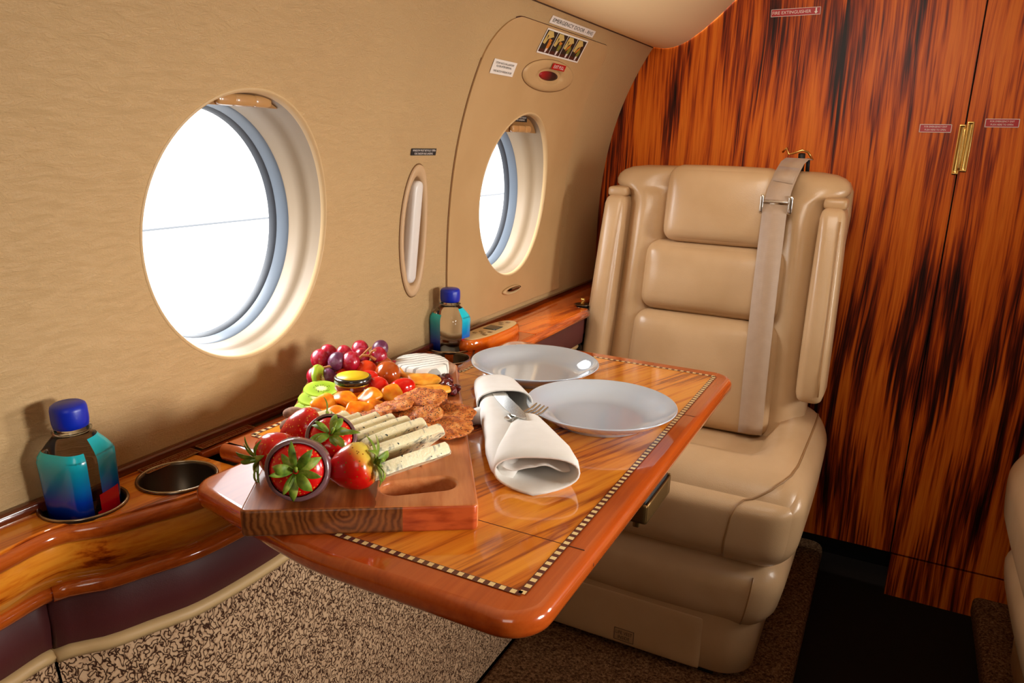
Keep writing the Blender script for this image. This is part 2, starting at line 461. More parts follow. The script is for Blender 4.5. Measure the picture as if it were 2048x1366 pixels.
# ------------------------------------------------------------------ recessed white strip between the windows
def oval(s, t, d, cy=OV[0], cz=OV[1], n=56):
    return [wp(cy+OA*s*math.copysign(abs(math.cos(a))**.9, math.cos(a)), cz+OB*t*math.sin(a), d) for a in [2*PI*k/n for k in range(n)]]
ru = thing('recessed_handset', 'white control handset recessed in a tall oval beige bezel between the two windows', 'handset', (-.70, 1.02, .886))
mk('bezel', loft([oval(1, 1, -.0005), oval(.97, .985, .0035), oval(.88, .955, .004), oval(.76, .84, .003), oval(.72, .82, -.003), oval(.72, .82, -.022)], cap0=False, cap1=True), plain('bezel_beige', S(198, 164, 124), .5), ru)
mk('bezel_gap', tube(oval(1.0, 1.0, .0005), .0011, 6, True), bpy.data.materials['groove_tan'], ru)
hb = rpoly([(-.0125, -.082), (.0125, -.082), (.0125, .082), (-.0125, .082)], .0115, 8)
hv = [Vector((X(OV[1]+v)-.006+w, OV[0]+.0+u, OV[1]-.002+v)) for w in (0,) for u, v in hb]
hb2 = lambda s, w: [Vector((X(OV[1]+v)+w, OV[0]-.003+u*s+v*.06, OV[1]-.001+v*(1-(1-s)*.15))) for u, v in hb]
hs = mk('handset_body', loft([hb2(1, -.018), hb2(1, .001), hb2(.9, .005), hb2(.6, .0065)]), plain('handset_white', S(224, 218, 212), .3), ru)
def onset(u, v, w, h): return [Vector((X(OV[1]+v)+.0072, OV[0]-.003+v*.06+u+du*w/2, OV[1]+v+dv*h/2)) for du, dv in ((-1, -1), (1, -1), (1, 1), (-1, 1))]
mk('symbol', join(*[(onset(.002, v, w, h), [(0, 1, 2, 3)]) for v, w, h in ((.03, .003, .004), (.024, .0014, .012), (.011, .006, .007), (.011, .0018, .011))]), M['ink'], hs)
fr = [onset(-.001, -.015, .011, .0013), onset(-.001, -.029, .011, .0013), onset(-.006, -.022, .0012, .0145), onset(.004, -.022, .0012, .0145), onset(-.001, -.0195, .006, .0018), onset(-.001, -.0245, .006, .0018)]
mk('symbol', join(*[(q, [(0, 1, 2, 3)]) for q in fr]), M['ink'], hs)

# ------------------------------------------------------------------ stickers and placards
def lettering(parent, lines, place, mat, name='lettering', w=None):
    """lines: (text, u centre, v baseline, cap height, max width)"""
    vfs = []
    for s, u, v, h, mw in lines:
        V, F = text_vf(s, h/.7)
        if not V: continue
        x0 = min(p.x for p in V); x1 = max(p.x for p in V); k = mw/(x1-x0) if mw else 1
        vfs.append(([place(u+(p.x-(x0+x1)/2)*k, v+p.y) for p in V], F))
    return mk(name, join(*vfs), mat, parent, smooth=False, fix=False)
def sheet(place, u0, u1, v0, v1, n=6):
    V = [place(u0+(u1-u0)*i/n, v0+(v1-v0)*j/n) for i in range(n+1) for j in range(n+1)]
    return V, [(i*(n+1)+j, (i+1)*(n+1)+j, (i+1)*(n+1)+j+1, i*(n+1)+j+1) for i in range(n) for j in range(n)]
def sticker(name, label, cat, place, w, h, mat, lines, ink, border=None, bw=.0, group=None):
    def lift(e): return lambda u, v: place(u, v, e)
    o = mk(name, sheet(lift(.0), -w/2, w/2, -h/2, h/2), mat, None, at=place(0, 0, 0), smooth=False, fix=False)
    tag(o, label, cat, group)
    if border:
        fr = [sheet(lift(.0003), *q, 4) for q in ((-w/2, w/2, h/2-bw, h/2), (-w/2, w/2, -h/2, -h/2+bw), (-w/2, -w/2+bw, -h/2, h/2), (w/2-bw, w/2, -h/2, h/2))]
        mk('border', join(*fr), border, o, smooth=False, fix=False)
    if lines: lettering(o, lines, lift(.0004), ink)
    return o
def wall_place(y, z, base, rot=0, shear=0):
    c, s = math.cos(rot), math.sin(rot)
    def f(u, v, e):
        yy, zz = y+u*c-v*s, z+u*s+v*c
        return wp(yy, zz, base+e)
    return f
sticker('placard', 'small black placard with two lines of pale lettering above the oval recess', 'placard', wall_place(1.028, 1.0115, .0012), .070, .0105, M['black'],
        [('WINDOW MUST BE FULLY OPEN', 0, .0008, .0030, .064), ('FOR TAKEOFF AND LANDING', 0, -.0040, .0030, .051)], M['inkwhite'])
sticker('placard', 'white placard with black lettering on the emergency door left of the pull handle', 'placard', wall_place(1.202, 1.151, .0046), .082, .0225, M['white'],
        [('STOW HATCH IN LAVATORY', 0, .0045, .0032, .066), ('FLOOR AFTER REMOVAL', 0, -.0003, .0032, .054), ('THIS HATCH WEIGHS 24 LBS', 0, -.0078, .0032, .066)], M['ink'])
sticker('placard', 'narrow white EMERGENCY DOOR strip above the door gap', 'placard', wall_place(1.396, 1.2395, .0012), .206, .0115, M['white'],
        [('EMERGENCY DOOR - RHS', 0, -.0028, .0058, .188)], M['ink'])
sticker('placard', 'small red EXIT PULL sticker over the pull handle opening', 'placard', wall_place(1.399, 1.1695, .0105), .060, .0105, M['red'],
        [('EXIT PULL', 0, -.0030, .0058, .046)], M['inkwhite'])
# picture card of four steps
pp = wall_place(1.389, 1.2055, .0046)
W4, H4 = .190, .040
card = mk('instruction_card', sheet(lambda u, v: pp(u, v, 0), -W4/2, W4/2, -H4/2, H4/2, 8), M['white'], None, at=pp(0, 0, 0), smooth=False, fix=False)
tag(card, 'instruction card with four small pictures of opening the hatch, under the door top edge', 'instruction card')
pm = [plain('card_brown', S(66, 28, 16), .5), plain('card_yellow', S(196, 168, 96), .5), plain('card_dark', S(24, 26, 20), .5), plain('card_green', S(120, 116, 40), .5), plain('card_pale', S(214, 200, 196), .5), plain('card_orange', S(196, 116, 36), .5)]
for k in range(4):
    u0 = -W4/2+.003+k*(W4-.006)/4; w = (W4-.006)/4-.0022
    polys = [([(0, 0), (1, 0), (1, 1), (0, 1)], 2, 0), ([(0, 0), (1, 0), (1, .42), (0, .42)], 0, 1),
             ([(.02, .30), (.12, .98), (.55, .98), (.86, .72), (.72, .50), (.5, .46), (.30, .28)], 1, 2),
             ([(.52, .12), (.52, .48), (.66, .60), (.82, .46), (.72, .10)], 3 if k != 0 else 5, 3),
             ([(.5, .66), (.48, .52), (.72, .50), (.78, .62)] if k < 2 else [(.36, .5), (.34, .3), (.6, .52), (.66, .74)], 5, 4),
             ([(.52, .02), (.54, .20), (.72, .22), (.66, .02)], 4, 5), ([(.14, .5), (.16, .78), (.30, .78), (.28, .5)], 2 if k < 3 else 1, 3)]
    V, F, I = [], [], []
    for poly, m, z in polys:
        n = len(V); V += [pp(u0+a*w, -H4/2+.0025+b*(H4-.005), .0003+z*.00012) for a, b in poly]; F.append(tuple(range(n, n+len(poly)))); I.append(m)
    mk('step_picture', (V, F), pm, card, smooth=False, fmat=I, fix=False)
# label inside the top of the second window
def wl(u, v, e): return Vector((X(1.07)+.0032-.0145+e+v*.02, 1.357+u, 1.0755+v))
sticker('placard', 'black placard with three lines of pale lettering tucked under the top of the second window', 'placard', wl, .062, .0155, M['black'],
        [('WINDOW SHADE MUST BE', 0, .0030, .0028, .050), ('OPEN FOR TAXI TAKEOFF', 0, -.0013, .0028, .054), ('AND LANDING', 0, -.0056, .0028, .040)], M['inkwhite'])

# ------------------------------------------------------------------ ceiling
cs = [(-.586, 1.256), (-.575, 1.2545), (-.562, 1.2525), (-.552, 1.2525), (-.538, 1.2545), (-.52, 1.260), (-.50, 1.270), (-.47, 1.291), (-.436, 1.320), (-.405, 1.350), (-.36, 1.39), (-.28, 1.44), (-.15, 1.475), (.086, 1.49)]
cs = cs+[(.172-x, z) for x, z in cs[-2::-1]]
cv = loft([[Vector((x, y, z)) for x, z in cs] for y in (-.9, -.4, .1, .6, 1.1, 1.5, YB-.002)], closed=False)
struct('ceiling', cv, M['ceil'], fix=False)
struct('ceiling_gap', tube([(-.5868, y, 1.2555) for y in (-.9, .4, 1.2, YB-.004)], .0016, 6), plain('gap_shadow', S(74, 46, 20), .8), bpy.data.objects['ceiling'])

# ------------------------------------------------------------------ bulkhead: fixed panel and two door leaves
struct('wall_back', box(-.78, .0845, YB, YB+.03, .113, 1.56), M['burl'], smooth=False)
struct('door_2', box(.0875, .95, YB, YB+.03, .113, 1.56), M['burl'], smooth=False)
struct('trim_1', box(.089, .95, YB+.002, YB+.03, .0, .107), M['burl'], smooth=False)
struct('wall_recess', box(-.80, .95, YB+.14, YB+.15, -.05, 1.58), M['black'], smooth=False)
struct('trim_2', box(-.80, .95, YB+.032, YB+.04, .08, 1.58), M['black'], smooth=False)
def bulk_place(x, z, rot=0, shear=0):
    c, s = math.cos(rot), math.sin(rot)
    return lambda u, v, e: Vector((x+(u+v*shear)*c-v*s, YB-.0008-e, z+u*s+v*c))
fx = bulk_place(-.2725, 1.3205, .02)
st = sticker('placard', 'red FIRE EXTINGUISHER sticker with a down arrow high on the wood bulkhead', 'placard', fx, .102, .0155, M['red'],
        [('FIRE EXTINGUISHER', -.008, -.0030, .0064, .080)], M['inkwhite'], M['white'], .0009)
mk('arrow', ([fx(u, v, .0004) for u, v in ((.0405, .006), (.0435, .006), (.0435, -.001), (.0458, -.001), (.042, -.006), (.0382, -.001), (.0405, -.001))], [tuple(range(7))]), M['inkwhite'], st, smooth=False, fix=False)
for (x, z, lab) in ((.0325, 1.083, 'red emergency exit sticker left of the brass door latch'), (.149, 1.0955, 'red emergency exit sticker right of the brass door latch')):
    sticker('placard', lab, 'placard', bulk_place(x, z, .008), .059, .0165, M['red'],
            [('FOR EMERGENCY EXIT', 0, .0016, .0034, .042), ('PUSH HERE TO OPEN', 0, -.0046, .0034, .039)], M['inkwhite'], M['white'], .0011, group='push to open stickers')
# brass latch over the seam
la = thing('door_latch', 'brass recessed pull latch over the bulkhead door seam', 'latch', (.086, YB, 1.045))
def latch_half(x, z, h):
    p = rpoly([(-.0062, -h/2), (.0062, -h/2), (.0062, h/2), (-.0062, h/2)], .0012, 3)
    R = lambda s, d: [Vector((x+u*s, YB-d, z+v*(1-(1-s)*.15))) for u, v in p]
    return loft([R(1, .0), R(1, .004), R(.8, .0048), R(.66, .0046), R(.45, .0015), R(.2, .0012)])
mk('latch_plate', latch_half(.0815, 1.0415, .1), M['brass'], la, sharp=40)
mk('latch_plate', latch_half(.0950, 1.0475, .1), M['brass'], la, sharp=40)
mk('pull_bar', rbox((.086, YB-.0045, 1.043), (.005, .007, .086), .0022, 6), M['brass'], la)

# ------------------------------------------------------------------ right hand side of the cabin, floor
def mirror(vf): return [Vector((.172-v[0], v[1], v[2])) for v in vf[0]], vf[1]
rw = join(grid(-.9, .476, .55, 1.31), grid(.856, 1.177, .55, 1.31), grid(1.557, YB, .55, 1.31), grid(.476, .856, .55, .73), grid(.476, .856, 1.114, 1.31), grid(1.177, 1.557, .55, .73), grid(1.177, 1.557, 1.114, 1.31),
          patch(W[0], WA, WB, rect_loop(.476, .856, .73, 1.114, 0)), patch(W[1], WA, WB, rect_loop(1.177, 1.557, .73, 1.114, 0)))
struct('wall_right', mirror(rw), M['wall'], fix=False)
struct('wall_right_lower', box(.80, .82, -.9, YB, .0, .58), M['carpetwall'], smooth=False)
struct('wall_front', box(-.8, .97, -.93, -.9, 0, 1.56), plain('wall_front_cream', S(196, 176, 146), .7), smooth=False)
struct('floor', box(-.80, .97, -.93, YB+.15, -.03, 0), M['aisle'], smooth=False)
def rugvf(x0, x1, y0, y1): return plate2d([rpoly([(x0, y0), (x1, y0), (x1, y1), (x0, y1)], [.001, .001, .03, .03] if x0 < 0 else [.001, .001, .03, .03], 6)], .0, .052, .014, 3)
rg = mk('carpet', rugvf(-.585, -.062, -.89, 1.955), M['rug'], None, at=(-.3, .5, 0)); tag(rg, 'brown carpet runner under the tan leather seat, rounded at its far end', 'carpet', kind='structure')
rg2 = mk('carpet', rugvf(.268, .79, -.89, 1.985), M['rug'], None, at=(.5, .5, 0)); tag(rg2, 'brown carpet strip at the right edge across the dark aisle', 'carpet', kind='structure')

# ------------------------------------------------------------------ side ledge below the windows
NX = [(-.9, -.640), (.2, -.643), (.318, -.647), (.357, -.6515), (.38, -.6465), (.406, -.626), (.442, -.612), (.485, -.596), (.55, -.590), (.65, -.590), (1.2, -.588), (1.6, -.588)]
U = lambda y: catmull(NX, y)
ys = [-.9+.05*i for i in range(22)]+[.2+.012*i for i in range(1, 34)]+[.62+.05*i for i in range(1, 19)]
def ysr(a, b): return [a]+[y for y in ys if a+.002 < y < b-.002]+[b]
ledge = thing('side_ledge', 'glossy wood side ledge with cup holders running along the cabin wall', 'ledge', (-.66, .6, .66))
cups = [(-.640, .497, .0395), (-.6685, .412, .0385)]
fcups = [(-.672, 1.092, .040), (-.637, 1.030, .036)]
def strip(y0, y1, xi=-.669): return [(xi, y0)]+[(U(y), y) for y in ysr(y0, y1)]+[(xi, y1)]
def plate_holes(y0, y1, cc): return plate2d([strip(y0, y1, -.702)]+[ell(a, b, r, r, 40) for a, b, r in cc], .664, .68, .0012, 2)
mk('ledge_top', plate_holes(-.89, .549, cups), M['ledgewood'], ledge, sharp=35)
mk('ledge_top', plate_holes(.930, 1.262, fcups), M['nosing'], ledge, sharp=35)
far = [(-.702, 1.264)]+[(U(y), y) for y in (1.264, 1.3, 1.4, 1.5, 1.53)]+[(-.622, 1.533), (-.622, YB-.003), (-.702, YB-.003)]
mk('ledge_top', plate2d([far], .664, .68, .0012, 2), M['farwood'], ledge, sharp=35)
mk('table_well', box(-.702, -.615, .5495, .9295, .640, .655), M['black'], ledge, smooth=False)
mk('well_rail', rbox((-.681, .74, .672), (.012, .36, .012), .005, 6), M['border'], ledge)
# dark back rail against the wall, with lettered plates
mk('back_rail', join(plate2d([[(-.70, -.89), (-.690, -.89), (-.690, YB-.003), (-.70, YB-.003)]], .676, .690, .003, 3)), M['rail'], ledge)
mk('nosing', tube([(U(y)-.004, y, .6685) for y in ysr(-.89, .575)], .0095, 12), M['nosing'], ledge)
mk('nosing', tube([(U(y)-.004, y, .6685) for y in ysr(.90, 1.532)], .0095, 12), M['farwood'], ledge)
fp = [(-.003, .668), (-.0005, .660), (.0028, .648), (.002, .636), (-.004, .624), (-.014, .613)]
mk('fascia', loft([[Vector((U(y)+dx, y, z)) for dx, z in fp] for y in ysr(-.89, .93)], closed=False), M['ledgewood'], ledge, fix=False)
mk('lower_molding', tube([(U(y)-.016, y, .6075) for y in ysr(-.89, .367)], .0085, 12), M['nosing'], ledge)
mk('lower_molding', tube([(U(y)-.013, y, .6075) for y in ysr(.3675, .93)], .0085, 12), M['nosing'], ledge)
PZ = lambda y: .541 if y < .62 else .541+(min(y, 1.45)-.62)*.07
def pad(a, b, o): return loft([[Vector((U(y)+dx+o, y, z)) for dx, z in ((-.03, .602), (-.006, .601), (-.001, .594), (.001, .57), (-.001, PZ(y)+.004), (-.008, PZ(y)), (-.03, PZ(y)))] for y in ysr(a, b)])
mk('padded_panel', pad(-.89, .3665, -.022), M['maroon'], ledge)
mk('padded_panel', pad(.369, .93, -.018), M['maroon'], ledge)
def pip(a, b, o): return loft([[Vector((U(y)+dx+o, y, z)) for dx, z in ((-.03, PZ(y)+.001), (-.002, PZ(y)), (.002, PZ(y)-.006), (-.001, PZ(y)-.0125), (-.03, PZ(y)-.013))] for y in ysr(a, b)])
mk('piping', pip(-.89, .3673, -.022), M['piping'], ledge)
mk('piping', pip(.3682, 1.528, -.018), M['piping'], ledge)
def low(a, b, o): return loft([[Vector((U(y)*(1-t)+(-.586)*t+o*(1-t)-.003, y, (PZ(y)-.012)*(1-t)+.045*t)) for t in (0, .25, .5, .75, 1)] for y in ysr(a, b)], closed=False)
struct('wall_left_lower', join(low(-.89, .3673, -.022), low(.3682, 1.86, -.018)), M['carpetwall'], fix=False)
mk('padded_panel', loft([[Vector((U(y)+dx, y, z)) for dx, z in ((-.04, .665), (-.010, .664), (-.006, .655), (-.006, .63), (-.008, PZ(y)+.004), (-.014, PZ(y)), (-.04, PZ(y)))] for y in ysr(.931, 1.528)]), M['maroon'], ledge)
mk('panel_joint', tube([(-.676, 1.159, .6803), (-.654, 1.14, .6803), (-.634, 1.112, .6803), (-.618, 1.081, .6803), (-.605, 1.046, .6803), (-.600, 1.02, .6803)], .0016, 6), M['seam'], ledge)
struct('light_block', box(-.72, -.712, -.9, YB+.1, 0, .66), M['black'], smooth=False)  # unseen backing added to stop outside light leaking through the panel gap
mk('end_panel', box(-.702, -.60, 1.5285, 1.5305, .50, .664), M['black'], ledge, smooth=False)
for a, b, r in cups+fcups:
    c = mk('cup_holder', lathe([(r, .6785), (r+.0014, .681), (r+.0005, .6825), (r-.002, .682), (r-.0032, .679), (r-.0035, .640), (r-.006, .6385), (.001, .638)], 48, (a, b, 0), cap=False), M['cup'], ledge, fix=False)
    mk('cup_rim', tube([(a+(r-.0004)*math.cos(k*PI/24), b+(r-.0004)*math.sin(k*PI/24), .6815) for k in range(48)], .0016, 8, True), M['rim'], c)
# etched plates on the back rail
def rail_plate(lab, y0, y1, x0, x1, rows):
    def pl(u, v, e=0): return Vector((x0+(x1-x0)*(1-v), y0+(y1-y0)*u, .6915-.0088*0+e))
    zt = .6812
    def pl(u, v, e=0): return Vector((x0+(x1-x0)*(1-v), y0+(y1-y0)*u, zt+e))
    o = mk('placard', ([pl(0, 0), pl(1, 0), pl(1, 1), pl(0, 1)], [(0, 1, 2, 3)]), plain('etched_plate_wood', S(112, 44, 16), .25), None, at=pl(.5, .5), smooth=False, fix=False)
    tag(o, lab, 'placard')
    bw = .03
    fr = [(0, 1, 0, .07), (0, 1, .93, 1), (0, .012, 0, 1), (.988, 1, 0, 1)]
    mk('border', join(*[([pl(a, c, .0003), pl(b, c, .0003), pl(b, d, .0003), pl(a, d, .0003)], [(0, 1, 2, 3)]) for a, b, c, d in fr]), plain('etched_brass', S(176, 122, 66), .4), o, smooth=False, fix=False)
    lettering(o, [(s, .5, v, .17, w) for s, v, w in rows], lambda u, v: pl(u, v, .0003), bpy.data.materials['etched_brass'])
rail_plate('etched wood placard with three lines of lettering beside the empty cup holder', .486, .556, -.6895, -.672, [('TABLE MUST BE STOWED DURING', .66, .86), ('TAXI TAKEOFF AND LANDING', .38, .80), ('FOR YOUR OWN SAFETY PLEASE', .10, .86)])
rail_plate('etched wood placard with two lines of lettering behind the table corner', .562, .642, -.6895, -.676, [('FASTEN SEAT BELT WHILE SEATED', .56, .84), ('LIFE VEST UNDER YOUR SEAT', .18, .80)])
# control pod on the far ledge
pod = mk('control_pod', None or (lambda: (lambda P: loft([[Vector((-.637+u*s, 1.172+v*s2*.88, z)) for u, v in P] for s, s2, z in ((1.12, 1.04, .679), (1.14, 1.05, .688), (1.08, 1.02, .696), (1.0, 1.0, .699))]))(
    [(.024*math.copysign(abs(math.cos(a))**.75, math.cos(a))+.004*math.sin(a), .098*math.copysign(abs(math.sin(a))**.85, math.sin(a))) for a in [2*PI*k/56 for k in range(56)]]))(), M['farwood'], ledge)
P0 = [(.024*math.copysign(abs(math.cos(a))**.75, math.cos(a))+.004*math.sin(a), .098*math.copysign(abs(math.sin(a))**.85, math.sin(a))) for a in [2*PI*k/56 for k in range(56)]]
pr = lambda s, s2, z: [Vector((-.637+u*s, 1.172+v*s2*.88, z)) for u, v in P0]
mk('control_panel', loft([pr(.93, .96, .699), pr(.93, .96, .7005), pr(.88, .94, .7015)]), plain('control_panel_tan', S(206, 172, 116), .4), pod)
mk('display', rbox((-.637, 1.184, .7018), (.026, .030, .0012), .0005, 4), plain('display_dark', S(34, 44, 38), .15), pod)
M['button'] = plain('button_tan', S(150, 116, 66), .5)
for x, y in ((-.646, 1.134), (-.641, 1.148), (-.632, 1.139), (-.625, 1.152), (-.624, 1.130), (-.637, 1.215), (-.643, 1.226), (-.633, 1.235)):
    mk('button', rbox((x, y, .7018), (.008, .0075, .0012), .0005, 4), M['button'], pod)
# small brass knob on a dish at the far end of the ledge
kn = thing('brass_knob', 'small brass knob on a thin metal dish at the far end of the ledge', 'knob', (-.612, 1.558, .68))
mk('dish', lathe([(.001, .6805), (.016, .6805), (.0185, .6825), (.016, .682), (.001, .6815)], 28, (-.612, 1.558, 0)), M['rim'], kn)
mk('knob_stem', lathe([(.001, .682), (.005, .682), (.004, .688), (.006, .691), (.005, .696), (.001, .697)], 20, (-.612, 1.558, 0)), M['brass'], kn)
mk('stand', box(-.622, -.598, 1.548, 1.58, .664, .6803), M['black'], ledge, smooth=False)

# ------------------------------------------------------------------ folding table
T = .700
tb = thing('folding_table', 'glossy wood fold-out table with checkered inlay, extended from the side ledge', 'table', (-.38, .74, .678))
ol = rpoly([(-.588, .466), (-.40, .4262), (-.191, .4262), (-.191, 1.140), (-.578, 1.140), (-.578, .918), (-.640, .918), (-.640, .550), (-.584, .550)], [.03, .25, .036, .036, .03, .004, .004, .006, .003], 10)
mk('tabletop', plate2d([ol], T-.022, T, .0095, 6), M['border'], tb, sharp=30)
zt = T+.0004
def flat(pts, z=zt): return [Vector((x, y, z)) for x, y in pts], [tuple(range(len(pts)))]
xl, xr, yn, yf = -.548, -.2175, .4605, 1.1085
s1, s2 = .5445, .9205
iw = .0064
mk('veneer_panel', flat([(-.50, yn), (xr, yn), (xr, s1-.0006), (-.50, s1-.0006)]), M['veneer'], tb, smooth=False)
mk('veneer_panel', flat([(xl-.076, .590), (xl, .590), (xl, s1+.0006), (xr, s1+.0006), (xr, s2-.0006), (xl-.076, s2-.0006)]), M['veneer'], tb, smooth=False)
mk('veneer_panel', flat([(xl, s2+.0006), (xr, s2+.0006), (xr, yf), (xl, yf)]), M['veneer'], tb, smooth=False)
path = [(-.50, yn), (xr, yn), (xr, yf), (xl, yf), (xl, s2+.004), (xl-.076, s2+.004), (xl-.076, .588), (-.50, .588), (-.50, yn)]
V, F, I = [], [], []
for a, b in zip(path, path[1:]):
    A, B = Vector(a), Vector(b); L = (B-A).length; d = (B-A)/L; nrm = Vector((-d.y, d.x)); n = max(1, round(L/.0047))
    for k in range(n):
        p, q = A+d*(L*k/n-iw/2*0), A+d*(L*(k+1)/n)
        i = len(V)
        # pale square with dark borders on both sides
        for w0, w1, m in ((-iw/2, -iw*.40, 1), (-iw*.40, iw*.40, k % 2), (iw*.40, iw/2, 1)):
            i = len(V); V += [Vector((*(p+nrm*w0), zt+.0003)), Vector((*(q+nrm*w0), zt+.0003)), Vector((*(q+nrm*w1), zt+.0003)), Vector((*(p+nrm*w1), zt+.0003))]
            F.append((i, i+1, i+2, i+3)); I.append(m)
mk('inlay', (V, F), [M['cream'], M['purple']], tb, smooth=False, fmat=I, fix=False)
for y in (s1, s2):
    pr_ = [(-.584, T+.0003), (xr, T+.0003), (-.2005, T+.0003), (-.1955, T-.002), (-.1918, T-.006), (-.1906, T-.011), (-.1918, T-.016), (-.1955, T-.0205)]
    mk('leaf_seam', loft([[Vector((x, y-.0006, z)), Vector((x, y+.0006, z))] for x, z in pr_], closed=False), M['seam'], tb, smooth=False, fix=False)
bk = mk('lock_bracket', join(rbox((-.1945, .752, .660), (.003, .088, .022), .001, 4), rbox((-.208, .708, .660), (.028, .003, .022), .001, 4), rbox((-.208, .796, .668), (.028, .003, .008), .001, 4), rbox((-.205, .711, .648), (.008, .005, .012), .002, 4)), M['bronze'], tb)
mk('bracket_lining', rbox((-.209, .752, .668), (.026, .082, .016), .002, 4), M['black'], bk)
mk('support_arm', box(-.60, -.33, .60, .88, .660, .6785), M['bronze'], tb, smooth=False)
# ------------------------------------------------------------------ tan leather seat
CX = -.345
seat = thing('cabin_seat', 'tan leather cabin seat with a grey shoulder belt hanging down its back, behind the table', 'seat', (CX, 1.5, .052))
yf_ = lambda z: 1.572+(z-.46)*.155            # front plane of the reclined back
def tilt(dy=0):
    return lambda v, p: (v.x, v.y+yf_(v.z)+dy, v.z)
# base
def rr(x0, x1, y0, y1, r, z): return [Vector((x, y, z)) for x, y in rpoly([(x0, y0), (x1, y0), (x1, y1), (x0, y1)], r, 8)]
bx0, bx1 = -.555, -.137
mk('base', loft([rr(bx0+s, bx1-s, 1.287+s, 1.66, .062, z) for s, z in ((.004, .063), (0, .068), (-.003, .12), (-.006, .20))]), M['leather2'], seat, sharp=50)
kp = mk('kick_panel', rbox((-.385, 1.2865, .120), (.318, .012, .112), .004, 8), M['leather2'], seat)
mk('foot', rbox((-.215, 1.31, .057), (.03, .03, .012), .004, 4), M['black'], seat)
mk('foot', rbox((-.53, 1.31, .057), (.03, .03, .012), .004, 4), M['black'], seat)
# life vest plate on the kick panel
def lv(u, v, e=0): return Vector((-.376+u, 1.2799-e, .086+v))
pl = mk('label_plate', sheet(lv, -.0205, .0205, -.0135, .0135, 2), plain('label_tan', S(176, 138, 96), .5), kp, smooth=False, fix=False)
lettering(kp, [('LIFE VEST', 0, .0012, .0072, .034), ('INSIDE', 0, -.0094, .0072, .024)], lambda u, v: lv(u, v, .0006), M['ink'])
mk('label_border', join(*[sheet(lambda u, v: lv(u, v, .0005), *q, 2) for q in ((-.0205, .0205, .0125, .0135), (-.0205, .0205, -.0135, -.0125), (-.0205, -.0195, -.0135, .0135), (.0195, .0205, -.0135, .0135))]), M['ink'], kp, smooth=False, fix=False)
# apron under the cushion: tapers towards the floor at the front
def apron(v, p):
    k = max(0, (.315-v.z)/.15)
    y = v.y+k*k*.012*(1 if p[1] < 0 else 0)
    x = CX+(v.x-CX)*(1-.10*k*k)
    return (x, y, v.z+.004*(1-p[0]**2)*(-1 if p[2] < 0 else 0))
ap = mk('apron', rbox((CX, 1.475, .238), (.500, .41, .150), .052, 14, (.004, .008, 0), apron), M['leather'], seat)
# seat cushion with raised arm bolsters and front roll
def cush(v, p):
    x, y, z = v
    u = (x-CX-.0145)/.2535; w = (y-1.25)/(1.70-1.25)
    if p[2] > .2:
        mx = 1/(1+math.exp((abs(u)-.60)*45)); my = 1/(1+math.exp(-(w-.31)*40))
        k = (p[2]-.2)/.8
        z -= .042*mx*my*k
        z -= .034*(max(0, .24-w)/.24)**1.5*k
        z += .012*math.exp(-((abs(u)-.80)/.16)**2)*my*k
        z += .012*max(0, w-.6)*(1 if abs(u) > .6 else 0)*k
    z0 = z-.30
    t = max(0, min(1, 1-z0/.16))
    x = CX+(x-CX)*(1-.055*t*t)
    if p[1] < 0: y += .010*t*t
    return (x, y, z)
CC, CS, CR = (CX+.0145, 1.478, .394), (.507, .456, .186), .058
cu = mk('seat_cushion', rbox(CC, CS, CR, 26, (.004, .012, .004), cush), M['leather'], seat)
def rb_point(p, c, s, r, puff, fn):
    h = [x/2 for x in s]; p = list(p)
    q = [p[i]*h[i] for i in range(3)]; inn = [max(-(h[i]-r), min(h[i]-r, q[i])) for i in range(3)]
    d = [q[i]-inn[i] for i in range(3)]; L = math.sqrt(sum(x*x for x in d))
    if L > 1e-9: q = [inn[i]+r*d[i]/L for i in range(3)]
    for a in range(3):
        o = [p[i] for i in range(3) if i != a]; q[a] += puff[a]*p[a]*(1-o[0]**2)*(1-o[1]**2)
    return Vector(fn(Vector((c[0]+q[0], c[1]+q[1], c[2]+q[2])), p))
for sg in (1, -1):
    pth = [(.94, .95, 1), (.94, .5, 1), (.93, 0, 1), (.925, -.3, 1), (.91, -.5, 1), (.88, -.66, 1), (.83, -.78, 1), (.77, -.87, 1), (.71, -.94, 1), (.66, -1, 1), (.61, -1, .88), (.575, -1, .65), (.55, -1, .25), (.53, -1, -.3), (.53, -1, -.75), (.53, -1, -.95)]
    fine = []
    for i in range(len(pth)-1):
        for k in range(5): fine.append([pth[i][j]+(pth[i+1][j]-pth[i][j])*k/5 for j in range(3)])
    mk('cushion_seam', tube([rb_point((p[0]*sg, p[1], p[2]), CC, CS, CR, (.004, .012, .004), cush) for p in fine], .0022, 6), M['stitch'], cu)
    mk('apron_seam', tube([rb_point((.80*sg, -1, z), (CX, 1.475, .238), (.500, .41, .150), .052, (.004, .008, 0), apron) for z in (.75, .5, .2, -.2, -.5, -.8)], .0018, 6), M['stitch'], ap)
